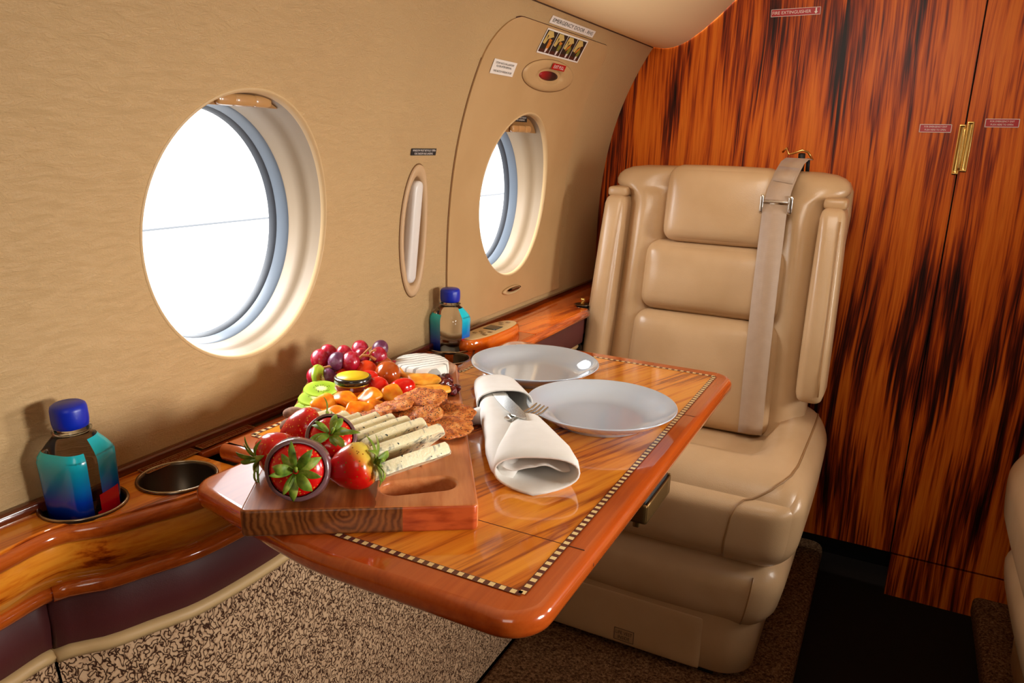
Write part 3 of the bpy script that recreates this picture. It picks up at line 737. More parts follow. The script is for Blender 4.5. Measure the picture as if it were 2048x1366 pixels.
# back: bolstered shell
def back_ring(z, w, d, f=1.0):
    R = []
    for k in range(64):
        a = 2*PI*k/64; c, s = math.cos(a), math.sin(a)
        x = w*math.copysign(abs(c)**.5, c); y = d*math.copysign(abs(s)**.42, s)
        if s < 0:
            q = abs(x)/max(w, 1e-6)
            y += (-.030*math.exp(-((q-.80)/.16)**2)+.022*(1 if q < .52 else max(0, 1-(q-.52)/.12)))*f
        R.append(Vector((CX+x, yf_(z)+.05+y, z)))
    return R
def hw(z):
    return .222-.016*max(0, min(1, (z-.5)/.4))
prof = [(.440, .80), (.446, .95), (.456, 1)]+[(.47+.03*i, 1) for i in range(15)]
rings = [back_ring(z, hw(z)*s, .05*s) for z, s in prof]
for z, w, d, f in ((.905, .207, .05, .9), (.925, .211, .05, .8), (.935, .222, .05, .7), (.940, .236, .051, .6), (.948, .243, .052, .55), (.958, .2445, .052, .45), (.968, .241, .051, .35), (.977, .231, .048, .2), (.984, .214, .042, .1), (.988, .185, .030, 0), (.989, .14, .018, 0)):
    rings.append(back_ring(z, w, d, f))
mk('backrest', loft(rings), M['leather'], seat)
def shell(z, w, d): return [Vector((CX+w*math.copysign(abs(math.cos(a))**.45, math.cos(a)), yf_(z)+.105+d*math.copysign(abs(math.sin(a))**.45, math.sin(a)), z)) for a in [2*PI*k/48 for k in range(48)]]
mk('back_shell', loft([shell(z, w, d) for z, w, d in ((.50, .20, .03), (.51, .212, .036), (.60, .228, .038), (.72, .240, .038), (.90, .2475, .038), (.95, .246, .036), (.968, .238, .030), (.976, .222, .02))]), M['leather2'], seat)
mk('headrest', rbox((CX, -.010, .9135), (.228, .075, .158), .026, 14, (.002, .010, .002), tilt(.014)), M['leather'], seat)
def cushfn(dy, c, amp):
    def f(v, p):
        n = noise.noise(Vector((v.x*16, v.z*26, c)))*amp
        return (v.x, v.y+yf_(v.z)+dy+(n if p[1] < 0 else 0), v.z)
    return f
def midw(v, p): return v
mk('back_cushion', rbox((CX, .0, .759), (.296, .075, .148), .03, 16, (.002, .010, .002), cushfn(.008, 3, .0012)), M['leather'], seat)
def lowf(v, p):
    v = Vector(cushfn(.003, 5, .0018)(v, p)); k = max(0, (.68-v.z)/.22)
    return (CX+(v.x-CX)*(1+.05*k), v.y, v.z)
mk('back_cushion', rbox((CX, .0, .567), (.308, .08, .232), .03, 18, (.002, .012, .002), lowf), M['leather'], seat)
# armrests folded up beside the back
def armf(cx, sg):
    def f(v, p):
        k = (v.z-.545)/.38
        w = 1-.10*k
        x = cx+(v.x-cx)*w+sg*(.012*(1-k)*.6-.004)
        y = v.y+yf_(max(v.z, .6))-.012+.02*k
        return (x, y, v.z)
    return f
for sg in (-1, 1):
    cx = CX+sg*.2265
    am = mk('armrest', rbox((cx, 0, .735), (.052, .105, .378), .017, 14, (.003, .004, .0), armf(cx, sg)), M['leather'], seat)
    mk('hinge_cover', rbox((cx-sg*.003, yf_(.93)+.006, .931), (.044, .07, .022), .008, 7), M['leather2'], am)
    mk('armrest_seam', tube([armf(cx, sg)(Vector((cx+sg*.0175, -.0525-.001, z)), (0, 0, 0)) for z in (.565, .6, .65, .7, .75, .8, .85, .9)], .0016, 6), M['stitch2'], am) if sg > 0 else None
# shoulder belt
def ribbon(path, w, t=.0016, ax=(1, 0, 0)):
    A = Vector(ax); rings = []
    P = [Vector(p) for p in path]
    for i, p in enumerate(P):
        tg = (P[min(i+1, len(P)-1)]-P[max(i-1, 0)]).normalized(); a = (A-tg*A.dot(tg)).normalized(); n = tg.cross(a)
        rings.append([p+a*w/2+n*t/2, p-a*w/2+n*t/2, p-a*w/2-n*t/2, p+a*w/2-n*t/2])
    return loft(rings)
bz0 = lambda z: yf_(z)-.040-.016*math.sin(max(0, min(1, (z-.40)/.5))*PI)
beltx = lambda z: -.2165-.014*max(0, min(1, (z-.45)/.45))
bp = [(-.206, 1.715, 1.012), (-.210, 1.69, 1.014), (-.215, 1.66, 1.006), (-.220, 1.628, .985), (-.226, 1.606, .955), (-.229, 1.60, .93)]
fine = []
for i in range(len(bp)-1):
    for k in range(4): fine.append(Vector(bp[i]).lerp(Vector(bp[i+1]), k/4))
st_ = mk('belt_strap', ribbon(fine+[Vector(bp[-1])], .046), M['beltweb'], seat)
mk('belt_pad', ribbon([Vector((p[0], p[1]-.0016, p[2]+.0012)) for p in [Vector(bp[2]).lerp(Vector(bp[3]), .5), bp[3], Vector(bp[3]).lerp(Vector(bp[4]), .6)]], .040, .0014), M['beltweb'], st_)
lowb = [Vector((beltx(z), bz0(z), z)) for z in [.925-.02*i for i in range(24)]]
mk('belt_strap', ribbon(lowb, .0475), M['beltweb'], seat)
bkx, bkz = -.2295, .925
by = bz0(.925)
def bar(dx, dz, sx, sz): return rbox((bkx+dx, by-.002-(dz)*.1, bkz+dz), (sx, .006, sz), .0022, 5)
bu = mk('belt_buckle', join(bar(-.0275, .0, .0065, .036), bar(.0275, .0, .0085, .036), bar(0, .005, .05, .004), bar(.022, -.0165, .014, .004)), M['steel'], seat)
hk = [(-.245, 1.722, 1.026), (-.236, 1.708, 1.034), (-.232, 1.715, 1.022), (-.222, 1.712, 1.024), (-.206, 1.712, 1.031), (-.194, 1.715, 1.027), (-.184, 1.72, 1.012)]
mk('belt_hook', tube(hk, .0022, 8), M['brass'], seat)
mk('hook_post', join(tube([(-.206, 1.716, 1.024), (-.206, 1.725, .985)], .007, 8), tube([(-.192, 1.714, 1.014), (-.192, 1.725, .985)], .004, 8)), M['black'], seat)
# the matching seat across the aisle
seat2 = dup(seat, 'tan leather seat cushion edge peeking in at the right border across the aisle', (.172-CX+.004, 1.5, .052))
seat2.scale.x = -1
# ------------------------------------------------------------------ bottles of water
t = NT('bottle_plastic'); M['pet'] = t.P(col=(.93, .96, .97, 1), rough=.03, trans=1, ior=1.33)
t = NT('bottle_label_blue'); sz = t.n('SeparateXYZ', Vector=t.coord())
M['label'] = t.P(col=t.ramp(t.math('MULTIPLY', sz.outputs[2], 1/.105), [(.38, S(5, 18, 100)), (.54, S(8, 66, 200)), (.70, S(14, 134, 204)), (.84, S(22, 180, 214)), (.95, S(20, 208, 228))]), rough=.2, coat=.4)
M['labelred'] = plain('bottle_flower_red', S(206, 8, 36), .25)
Zb = .640
def brad(th, w, e=5.0):
    c, s = abs(math.cos(th)), abs(math.sin(th)); return w/((c**e+s**e)**(1/e))
def bring(w, z, e, n=64, off=0): return [(brad(2*PI*k/n, w, e)+off, 2*PI*k/n, z) for k in range(n)]
BP = [(.023, .0, 3), (.0265, .003, 3.2), (.0275, .008, 3.4), (.0282, .03, 3.6), (.0288, .05, 3.8), (.0292, .085, 4), (.0296, .0905, 4), (.0290, .0965, 4), (.0258, .102, 3.6), (.0215, .109, 3), (.0175, .1145, 2.3), (.0150, .117, 2), (.0150, .121, 2)]
def bw(z):
    for (w0, z0, e0), (w1, z1, e1) in zip(BP, BP[1:]):
        if z0 <= z <= z1:
            k = (z-z0)/(z1-z0); return w0+(w1-w0)*k, e0+(e1-e0)*k
    return BP[-1][0], 2
def bottle(label, x, y, rot, blues, reds, group, lean=0):
    b = thing('water_bottle', label, 'bottle', (x, y, Zb), group)
    P = lambda r, th, z: Vector((x+r*math.cos(th+rot), y+r*math.sin(th+rot), Zb+z))
    mk('bottle_body', loft([[P(*q) for q in bring(w, z, e)] for w, z, e in BP]), M['pet'], b)
    def wrap(a0, a1, z0, z1, mat, name, off=.0005):
        zs = [z0+(z1-z0)*i/18 for i in range(19)]; A = [math.radians(a0+(a1-a0)*k/16)-rot for k in range(17)]
        R = []
        for z in zs:
            w, e = bw(z); R.append([P(brad(a, w, e)+off, a, z) for a in A])
        return mk(name, loft(R, closed=False), mat, b, fix=False)
    for (a0, a1), top in zip(blues, (.103, .112)): wrap(a0, a1, .006, top, M['label'], 'bottle_label')
    for a0, a1, z0, z1 in reds: wrap(a0, a1, z0, z1, M['labelred'], 'label_flower', .0009)
    mk('neck_ring', lathe([(.0140, .1175), (.0182, .1185), (.0185, .1195), (.0165, .1205), (.0150, .1212)], 32, (x, y, Zb)), M['pet'], b)
    mk('bottle_cap', lathe([(.0150, .1225), (.0162, .123), (.0170, .1275), (.0172, .1315), (.0170, .140), (.0160, .1435), (.0135, .1452), (.001, .1455)], 40, (x, y, Zb)), M['capblue'], b)
    b.rotation_euler.x = lean; b.scale = (.93, .93, 1) if lean else (1, 1, 1)
    return b
bottle('water bottle with a wide blue label and red flower standing in the front cup holder', -.6675, .414, math.radians(12), [(-128, -18), (4, 110)], [(-4, 44, .030, .058), (-12, 2, .028, .042)], 'blue water bottles', .045)
bottle('water bottle with clear middle in the far cup holder by the control panel', -.6725, 1.092, math.radians(-14), [(-170, -92), (-14, 60)], [(-14, 40, .034, .061), (-22, -12, .032, .042)], 'blue water bottles')

# ------------------------------------------------------------------ plates
def plate(label, x, y):
    o = mk('dinner_plate', lathe([(.002, .0035), (.05, .0035), (.053, .0045), (.0545, .0005), (.057, .0005), (.0585, .0042), (.078, .0122), (.0915, .0222), (.0929, .0234), (.0925, .0244), (.0912, .0242), (.078, .0152), (.066, .0090), (.056, .0064), (.048, .0058), (.002, .0056)], 96, (x, y, T+.0004)), M['plate'], None, at=(x, y, T+.0004))
    return tag(o, label, 'plate', 'white plates on the table')
plate('white plate with light reflections near the far left corner of the table', -.446, .960)
plate('large white plate in front, beside the fork', -.299, .842)

# ------------------------------------------------------------------ serving board
BA = math.atan2(.556, .831); BO = Vector((-.294, .528, 0)); BZ = .725
def board_mat():
    t = NT('walnut_board'); v = t.coord(); sp = t.n('SeparateXYZ', Vector=v)
    m = t.n('Mapping'); t.set(m.inputs[0], v); m.inputs['Scale'].default_value = (38, 3.2, 38)
    n1 = t.noise(m.outputs[0], 1, 5, .6, .4)
    m2 = t.n('Mapping'); t.set(m2.inputs[0], v); m2.inputs['Scale'].default_value = (130, 9, 130); n2 = t.noise(m2.outputs[0], 1, 3, .6)
    f = t.math('ADD', t.math('MULTIPLY', n1, .7), t.math('MULTIPLY', n2, .3))
    dark = t.ramp(f, [(.33, S(66, 28, 10)), (.47, S(130, 66, 28)), (.6, S(170, 98, 48)), (.75, S(140, 76, 34))])
    light = t.ramp(f, [(.33, S(140, 72, 32)), (.47, S(192, 112, 62)), (.6, S(212, 138, 86)), (.75, S(180, 104, 58))])
    top = t.mix(t.math('GREATER_THAN', t.math('ADD', sp.outputs[0], t.math('MULTIPLY', t.math('SUBTRACT', n1, .5), .03)), -.092), dark, light)
    # end grain: rings round the pith on the near end
    vm = t.n('VectorMath', operation='DISTANCE'); cb = t.n('CombineXYZ', X=sp.outputs[0], Y=-.122, Z=sp.outputs[2])
    dx = t.math('POWER', t.math('ADD', sp.outputs[0], .116), 2); dz = t.math('POWER', t.math('ADD', sp.outputs[2], .004), 2)
    d = t.math('SQRT', t.math('ADD', dx, dz)); wob = t.noise(v, 60, 3)
    s = t.math('SINE', t.math('MULTIPLY', t.math('ADD', d, t.math('MULTIPLY', wob, .014)), 1100))
    endd = t.mix(t.math('MULTIPLY_ADD', s, .28, t.noise(v, 45, 2)), S(74, 32, 12), S(150, 88, 42))
    mred = t.n('Mapping'); t.set(mred.inputs[0], v); mred.inputs['Scale'].default_value = (40, 10, 160); nr = t.noise(mred.outputs[0], 1, 3)
    red = t.ramp(nr, [(.3, S(150, 52, 16)), (.6, S(196, 88, 40))])
    end = t.mix(t.math('GREATER_THAN', sp.outputs[0], -.066), endd, red)
    g = t.n('NewGeometry'); vt = t.n('VectorTransform', vector_type='NORMAL', convert_from='WORLD', convert_to='OBJECT'); t.set(vt.inputs[0], g.outputs['Normal'])
    ny = t.n('SeparateXYZ', Vector=vt.outputs[0])
    c = t.mix(t.math('MULTIPLY', t.math('GREATER_THAN', t.math('ABSOLUTE', ny.outputs[1]), .6), t.math('LESS_THAN', sp.outputs[1], .008)), top, end)
    return t.P(col=c, rough=.30, spec=.5)
M['board'] = board_mat()
bo = rpoly([(-.203, 0), (0, 0), (0, .434), (-.196, .434)], [.006, .006, .010, .05], 10)
slot = rpoly([(-.085, .022), (-.017, .034), (-.020, .062), (-.088, .050)], .0135, 10)
bvf = plate2d([bo, slot[::-1]], -.0248, 0, .003, 4)
board = mk('serving_board', bvf, M['board'], None, at=(0, 0, 0), sharp=40)
board.location = (BO.x, BO.y, BZ); board.rotation_euler.z = BA
tag(board, 'walnut serving board with an oval handle hole lying across the table', 'serving board')
B0 = BZ+.0002
def L2W(u, v): return BO.x+u*math.cos(BA)-v*math.sin(BA), BO.y+u*math.sin(BA)+v*math.cos(BA)
def place(o, x, y, z, rot=(0, 0, 0), s=1):
    o.location = (x, y, z); o.rotation_euler = rot; o.scale = (s, s, s) if not isinstance(s, (tuple, list)) else s; return o

def lumpy(vf, amp, sc, seed=0):
    V = []
    for v in vf[0]:
        v = Vector(v); n = noise.noise(v*sc+Vector((seed, seed*2, seed*3))); V.append(v*(1+n*amp))
    return V, vf[1]
def ball(rx, ry, rz, n=20, m=12):
    R = []
    for j in range(m+1):
        a = -PI/2+PI*j/m; c = max(math.cos(a), .02)
        R.append([Vector((rx*c*math.cos(2*PI*k/n), ry*c*math.sin(2*PI*k/n), rz*math.sin(a))) for k in range(n)])
    return loft(R)

# grapes
def grape_mat():
    t = NT('red_grape'); v = t.coord(); n = t.noise(v, 60, 3, .6); sp = t.n('SeparateXYZ', Vector=v)
    c = t.ramp(n, [(.3, S(110, 8, 30)), (.55, S(172, 20, 46)), (.7, S(178, 96, 124))])
    return t.P(col=c, rough=.25, sss=.15, coat=.2)
M['grape'] = grape_mat()
t = NT('dusky_grape'); M['grape2'] = t.P(col=t.ramp(t.noise(t.coord(), 60, 3, .6), [(.3, S(62, 18, 44)), (.55, S(104, 44, 78)), (.72, S(150, 112, 140))]), rough=.35, coat=.1)
M['stem'] = plain('grape_stem', S(170, 104, 40), .7)
gp = [(-.631, .703, .0128, 1, 0), (-.613, .706, .0128, 1, 1), (-.611, .748, .0128, 1, 0), (-.592, .775, .0128, 1, 0), (-.632, .742, .0125, 1, 1),
      (-.637, .719, .031, 1.05, 0), (-.612, .722, .031, 1, 1), (-.597, .731, .031, 1.05, 0), (-.600, .757, .031, .95, 0), (-.583, .771, .031, .98, 0),
      (-.638, .738, .034, 1, 0), (-.615, .741, .036, .95, 0), (-.611, .768, .036, 1.02, 0), (-.590, .783, .037, .95, 1), (-.585, .757, .0128, .95, 0), (-.570, .785, .0125, .9, 0)]
gl = ['purple red grape at the cluster tip, lowest by the board edge', 'dusky purple grape low behind the green kiwi wedge', 'red grape hidden low under the middle of the bunch', 'red grape low at the back beside the white cheese', 'dusky grape low at the back left of the bunch',
      'big red grape on the left of the bunch, above the tip grape', 'dusky pink grape in the middle of the bunch', 'round red grape in front, just above the orange tomatoes', 'small red grape next to the brown stem', 'red grape right of the brown stem',
      'red grape at the upper left behind the big one', 'pale red grape at the top middle of the bunch', 'red grape at the very top of the bunch', 'dusky wrinkled grape at the top right end of the bunch', 'red grape low behind the round orange tomato', 'small red grape behind the brown tomato']
for (x, y, h, s, k), lab in zip(gp, gl):
    o = mk('grape', ball(.0112, .0112, .0128), M['grape2'] if k else M['grape'], None, at=(0, 0, 0))
    place(o, x, y, B0+h, (random.uniform(-.5, .5), random.uniform(-.5, .5), 0), s); tag(o, lab, 'grape', 'red grapes at the back of the board')
def w3(x, y, h): return (x, y, B0+h)
stm = mk('vine_twig', join(tube([w3(-.60, .742, .026), w3(-.592, .748, .036), w3(-.584, .752, .036), w3(-.578, .757, .030)], [.002, .0018, .0018, .0024], 6), tube([w3(-.592, .748, .036), w3(-.589, .758, .043), w3(-.586, .76, .045)], .0014, 6),
    tube([w3(-.584, .752, .036), w3(-.578, .75, .043), w3(-.574, .753, .045)], .0014, 6), tube([w3(-.634, .708, .022), w3(-.624, .708, .024), w3(-.615, .711, .027), w3(-.605, .72, .024)], .0016, 6), tube([w3(-.624, .708, .024), w3(-.62, .703, .028)], .0015, 6)), M['stem'], None, at=(-.59, .75, B0))
tag(stm, 'knobbly brown twig between the red grapes', 'twig')

# tomatoes
def tom(col, name): return plain(name, col, .12, coat=.5, sss=.05)
tr, to, tbn = tom(S(206, 16, 8), 'tomato_red'), tom(S(226, 62, 10), 'tomato_orange'), tom(S(168, 74, 20), 'tomato_brown')
toms = [(-.605, .727, .013, (.0115, .017, .0115), to, .5, 'orange red grape tomato lying between the grapes and the honey jar'), (-.583, .744, .016, (.0155, .0165, .0155), to, 1.0, 'round orange red tomato left of the brown ones'),
        (-.579, .773, .016, (.0145, .015, .0145), tbn, .2, 'brown olive tomato leaning on the white round cheese'), (-.554, .750, .0172, (.0165, .017, .0165), tbn, .8, 'large brown orange tomato in the middle'),
        (-.537, .706, .0138, (.014, .0165, .0138), tr, .4, 'red tomato touching the honey jar on its right'), (-.517, .729, .0115, (.0115, .0175, .0115), tr, -.55, 'small shiny red tomato by the dried mango slices'),
        (-.563, .722, .0138, (.014, .015, .0138), tr, 0, 'red tomato behind the honey jar lid')]
for x, y, h, s, m, a, lab in toms:
    o = mk('cherry_tomato', ball(*s, 24, 14), m, None, at=(0, 0, 0)); place(o, x, y, B0+h, (.1, 0, a)); tag(o, lab, 'tomato', 'cherry tomatoes on the board')

# honey jar
jx, jy = -.5595, .688
jar = thing('honey_jar', 'small glass honey jar with a gold lid in the middle of the board', 'jar', (jx, jy, B0))
t = NT('honey'); M['honey'] = t.P(col=S(120, 30, 6), rough=.15, coat=.6)
mk('jar_glass', lathe([(.001, .0003), (.019, .0003), (.0215, .002), (.0218, .010), (.0215, .019), (.019, .0215), (.0188, .023), (.001, .023)], 40, (jx, jy, B0)), M['honey'], jar)
mk('jar_collar', lathe([(.0185, .0205), (.0205, .021), (.0205, .0222), (.0185, .0226)], 40, (jx, jy, B0)), plain('jar_rim_gold', S(206, 150, 40), .25, metal=.7), jar)
mk('jar_label', lathe([(.0221, .004), (.0222, .010), (.0221, .016)], 40, (jx, jy, B0), cap=False), plain('jar_label_orange', S(216, 104, 16), .4), jar)
ld = mk('jar_lid', lathe([(.001, .0226), (.0212, .0226), (.0222, .0235), (.0222, .0292), (.0212, .0302), (.019, .0304), (.001, .0304)], 40, (jx, jy, B0)), plain('jar_lid_black', S(34, 28, 22), .2, coat=.6), jar)
mk('lid_top', lathe([(.001, .0305), (.0192, .0305), (.0192, .0309), (.001, .0309)], 40, (jx, jy, B0)), plain('jar_lid_gold', S(216, 176, 12), .35), ld)

# kiwi slices
def kiwi_mat():
    t = NT('kiwi_flesh'); v = t.coord(); sp = t.n('SeparateXYZ', Vector=v)
    r = t.math('MULTIPLY', t.math('SQRT', t.math('ADD', t.math('POWER', sp.outputs[0], 2), t.math('POWER', sp.outputs[1], 2))), 1/.022)
    c = t.ramp(r, [(.0, S(226, 232, 170)), (.22, S(214, 224, 140)), (.34, S(140, 170, 30)), (.6, S(150, 184, 34)), (.86, S(176, 206, 60)), (.97, S(140, 170, 40))])
    vo = t.n('TexVoronoi', Vector=t.coord((1, 1, .25)), Scale=420)
    seed = t.math('MULTIPLY', t.math('LESS_THAN', vo.outputs[0], .32), t.math('MULTIPLY', t.math('GREATER_THAN', r, .26), t.math('LESS_THAN', r, .50)))
    return t.P(col=t.mix(seed, c, S(20, 16, 10)), rough=.25, sss=.1)
M['kiwi'] = kiwi_mat()
def disc(r, th, n=36, half=False, sq=1):
    R = []
    for s, z in ((.95, 0), (1, th*.25), (1, th*.75), (.95, th)):
        R.append([Vector((r*s*math.cos(2*PI*k/n), (r*s*math.sin(2*PI*k/n) if not half else max(r*s*math.sin(2*PI*k/n), -.002))*sq, z-th/2)) for k in range(n)])
    return loft(R)
for x, y, h, rx, ry, rz, half, lab in ((-.586, .662, .0142, .16, .06, .55, 0, 'kiwi slice nearest the honey jar, topmost of the leaning row'), (-.577, .643, .0102, .14, .05, .5, 0, 'middle kiwi slice of the leaning row'), (-.567, .624, .0062, .12, 0, .45, 0, 'front kiwi slice at the board edge by the cocoa almonds'),
                                       (-.610, .690, .0135, 1.2, .3, 1.9, 1, 'green kiwi wedge standing beside the grapes behind the jar')):
    o = mk('kiwi_slice', disc(.0210 if not half else .022, .0062, 36, half), M['kiwi'], None, at=(0, 0, 0), sharp=40)
    place(o, x, y, B0+h, (rx, ry, rz)); tag(o, lab, 'kiwi slice', 'kiwi slices on the board')

# dried apricots
t = NT('dried_apricot'); n = t.noise(t.coord(), 90, 3); M['apri'] = t.P(col=t.ramp(n, [(.3, S(222, 96, 6)), (.55, S(240, 142, 16)), (.75, S(246, 176, 52))]), rough=.3, sss=.2)
def apricot(seed):
    V, F = ball(.0165, .0125, .0075, 24, 14); W2 = []
    for v in V:
        d = math.exp(-((v.x-.002)**2+(v.y)**2)/.00005); z = v.z*(1-.55*d)+(0.003*math.sin(v.x*170+seed))
        W2.append(Vector((v.x, v.y, z)))
    return lumpy((W2, F), .12, 90, seed)
for i, (x, y, h, rx, ry, rz, lab) in enumerate(((-.557, .634, .012, .5, .1, 1.2, 'dried apricot beside the front kiwi slice'), (-.541, .652, .0135, .2, .3, .2, 'long dried apricot under the honey jar'), (-.524, .617, .010, .3, -.2, -.3, 'dried apricot right behind the blue cheese slices'),
        (-.508, .636, .012, .8, .2, .9, 'curled dried apricot at the front, next to the first cracker'), (-.524, .672, .0135, .4, -.3, .8, 'dried apricot leaning right of the honey jar'), (-.512, .701, .012, .3, .3, -.5, 'dried apricot nearest the small red tomato'),
        (-.502, .664, .009, .1, 0, .3, 'dried apricot under the crackers edge'), (-.541, .619, .008, 0, 0, .6, 'dried apricot low in the middle, mostly covered'))):
    o = mk('dried_apricot', apricot(i*1.7), M['apri'], None, at=(0, 0, 0)); place(o, x, y, B0+h, (rx, ry, rz)); tag(o, lab, 'dried apricot', 'dried apricots')

# dried mango slices
t = NT('dried_mango'); M['mango'] = t.P(col=t.ramp(t.noise(t.coord(), 70, 3), [(.3, S(214, 112, 10)), (.55, S(236, 150, 30)), (.75, S(244, 180, 70))]), rough=.4, sss=.1)
def wavy(rx, ry, th, seed, amp=.003, n=40, rg=.06, wav=110):
    R = []
    for s, z in ((.0, -th/2), (.6, -th/2), (.97, -th/2), (1, 0), (.97, th/2), (.6, th/2), (.0, th/2)):
        ring = []
        for k in range(n):
            a = 2*PI*k/n; q = 1+rg*noise.noise(Vector((math.cos(a)*1.6+seed, math.sin(a)*1.6, seed)))*2+.018*math.sin(9*a+seed*3)
            x, y = max(s, .01)*rx*q*math.cos(a), max(s, .01)*ry*q*math.sin(a)
            ring.append(Vector((x, y, z+amp*math.sin(x*wav+seed)*math.cos(y*wav*.7+seed))))
        R.append(ring)
    return loft(R)
for i, (x, y, h, rx, ry, rz, lab) in enumerate(((-.531, .779, .014, .55, .2, .5, 'dried mango slice leaning on the white round cheese'), (-.511, .769, .0115, .4, .1, .4, 'second dried mango slice, in front of the leaning one'), (-.500, .738, .008, .2, .05, .5, 'wavy dried mango slice in front, by the red tomato'), (-.485, .752, .007, .2, -.1, .2, 'dried mango slice at the right, by the dark cranberries'))):
    o = mk('dried_mango_slice', wavy(.022, .0125, .004, i*2.3, .0025), M['mango'], None, at=(0, 0, 0)); place(o, x, y, B0+h, (rx, ry, rz)); tag(o, lab, 'dried mango slice', 'dried mango slices')

# dried cranberries
t = NT('dried_cranberry'); M['cran'] = t.P(col=t.ramp(t.noise(t.coord(), 200, 3), [(.35, S(54, 4, 8)), (.6, S(110, 12, 18)), (.8, S(150, 40, 36))]), rough=.3, coat=.3)
cr = [(-.510, .803, 'in the back pair group beside the cheese'), (-.500, .795, 'beside the back cluster, towards the mango'), (-.498, .806, 'at the far side of the back cluster'), (-.506, .794, 'low in the back cluster'), (-.482, .776, 'in the front cluster by the mango tip'), (-.473, .772, 'in the middle of the front cluster'), (-.466, .764, 'at the right end of the front cluster'), (-.476, .762, 'at the near side of the front cluster'), (-.469, .778, 'at the far side of the front cluster'), (-.477, .769, 'on top of the front cluster')]
for i, (x, y, lab) in enumerate(cr):
    o = mk('dried_cranberry', lumpy(ball(.0075, .006, .005, 16, 10), .5, 190, i), M['cran'], None, at=(0, 0, 0))
    place(o, x, y, B0+(.0058 if i != 9 else .012), (random.random(), random.random()*.6, random.random()*3)); tag(o, 'dark red dried cranberry '+lab, 'dried cranberry', 'dried cranberries')

# seeded crackers
def cracker_mat():
    t = NT('seeded_cracker'); v = t.coord(); n = t.noise(v, 120, 4, .7); vo = t.n('TexVoronoi', Vector=v, Scale=330)
    c = t.ramp(n, [(.3, S(116, 44, 10)), (.46, S(178, 88, 24)), (.6, S(212, 132, 58)), (.75, S(226, 170, 104))])
    c = t.mix(t.math('LESS_THAN', vo.outputs[0], .27), c, S(56, 34, 12))
    t.bump(t.math('ADD', n, t.math('MULTIPLY', vo.outputs[0], .4)), .5, .0015); return t.P(col=c, rough=.6)
M['cracker'] = cracker_mat()
def cracker(rx, ry, seed):
    V, F = wavy(rx, ry, .0032, seed, .0012, 56, .09, 160); W2 = []
    for v in V: W2.append(v+Vector((0, 0, 1))*(.0012*noise.noise(v*260+Vector((seed, 0, 0)))))
    return W2, F
ck = [(-.489, .641, .0135, .022, .016, (-.08, -.12, .85), 'first seeded cracker, leaning edge-on right behind the apricots'), (-.478, .660, .0165, .024, .018, (-.06, -.12, .85), 'second seeded cracker of the leaning row'), (-.463, .694, .0185, .030, .021, (.18, -.10, .60), 'large seeded cracker leaning at the back by the mango slices'),
      (-.460, .667, .0105, .021, .016, (.10, .02, .8), 'seeded cracker tucked in the middle of the row'), (-.449, .655, .0130, .017, .014, (.22, -.1, .8), 'small seeded cracker behind the blue cheese tips'), (-.434, .662, .0145, .017, .014, (.28, -.1, .9), 'small seeded cracker overlapping the big front one'),
      (-.432, .694, .0075, .033, .026, (.10, .06, .4), 'wide seeded cracker at the right side of the board'), (-.408, .657, .0062, .034, .026, (.12, .06, 1.2), 'big seeded cracker in front, nearest the napkin')]
for i, (x, y, h, rx, ry, r, lab) in enumerate(ck):
    o = mk('seeded_cracker', cracker(rx, ry, i*3.1), M['cracker'], None, at=(0, 0, 0)); place(o, x, y, B0+h, r); tag(o, lab, 'cracker', 'seeded crackers')

# soft white round cheese
def brie_mat():
    t = NT('white_rind'); v = t.coord(); n = t.noise(v, 160, 3)
    w = t.n('TexWave', Vector=t.coord((1, 1, 1), (0, 0, .5)), Scale=34); t.set(w.inputs['Distortion'], .8); t.set(w.inputs['Detail'], 2)
    g = t.math('LESS_THAN', w.outputs[1], .16)
    t.bump(t.math('ADD', n, t.math('MULTIPLY', t.math('MINIMUM', w.outputs[1], .25), 2)), .35, .0015)
    return t.P(col=t.mix(g, t.mix(n, S(240, 238, 230), S(226, 222, 210)), S(168, 164, 156)), rough=.7)
M['brie'] = brie_mat()
br = mk('brie_wheel', loft([[Vector((-.542+r*math.cos(a), .808+r*math.sin(a), B0+z+(.0006*noise.noise(Vector((math.cos(a)*5, math.sin(a)*5, z*90)))))) for a in [2*PI*k/64 for k in range(64)]] for r, z in ((.001, 0), (.034, 0), (.0365, .003), (.0372, .012), (.0362, .0205), (.0335, .0228), (.02, .0228), (.001, .0226))]), M['brie'], None, at=(-.542, .808, B0))
tag(br, 'round white rinded soft cheese with grill lines at the back of the board', 'cheese')
rw = mk('cut_face', loft([[Vector((-.542+r*math.cos(a), .808+r*math.sin(a), B0+z)) for a in [-2.1+.9*k/16 for k in range(17)]] for r, z in ((.0372, .0025), (.0379, .007), (.0377, .0165))], closed=False), plain('cheese_paste', S(236, 206, 138), .5), br, fix=False)

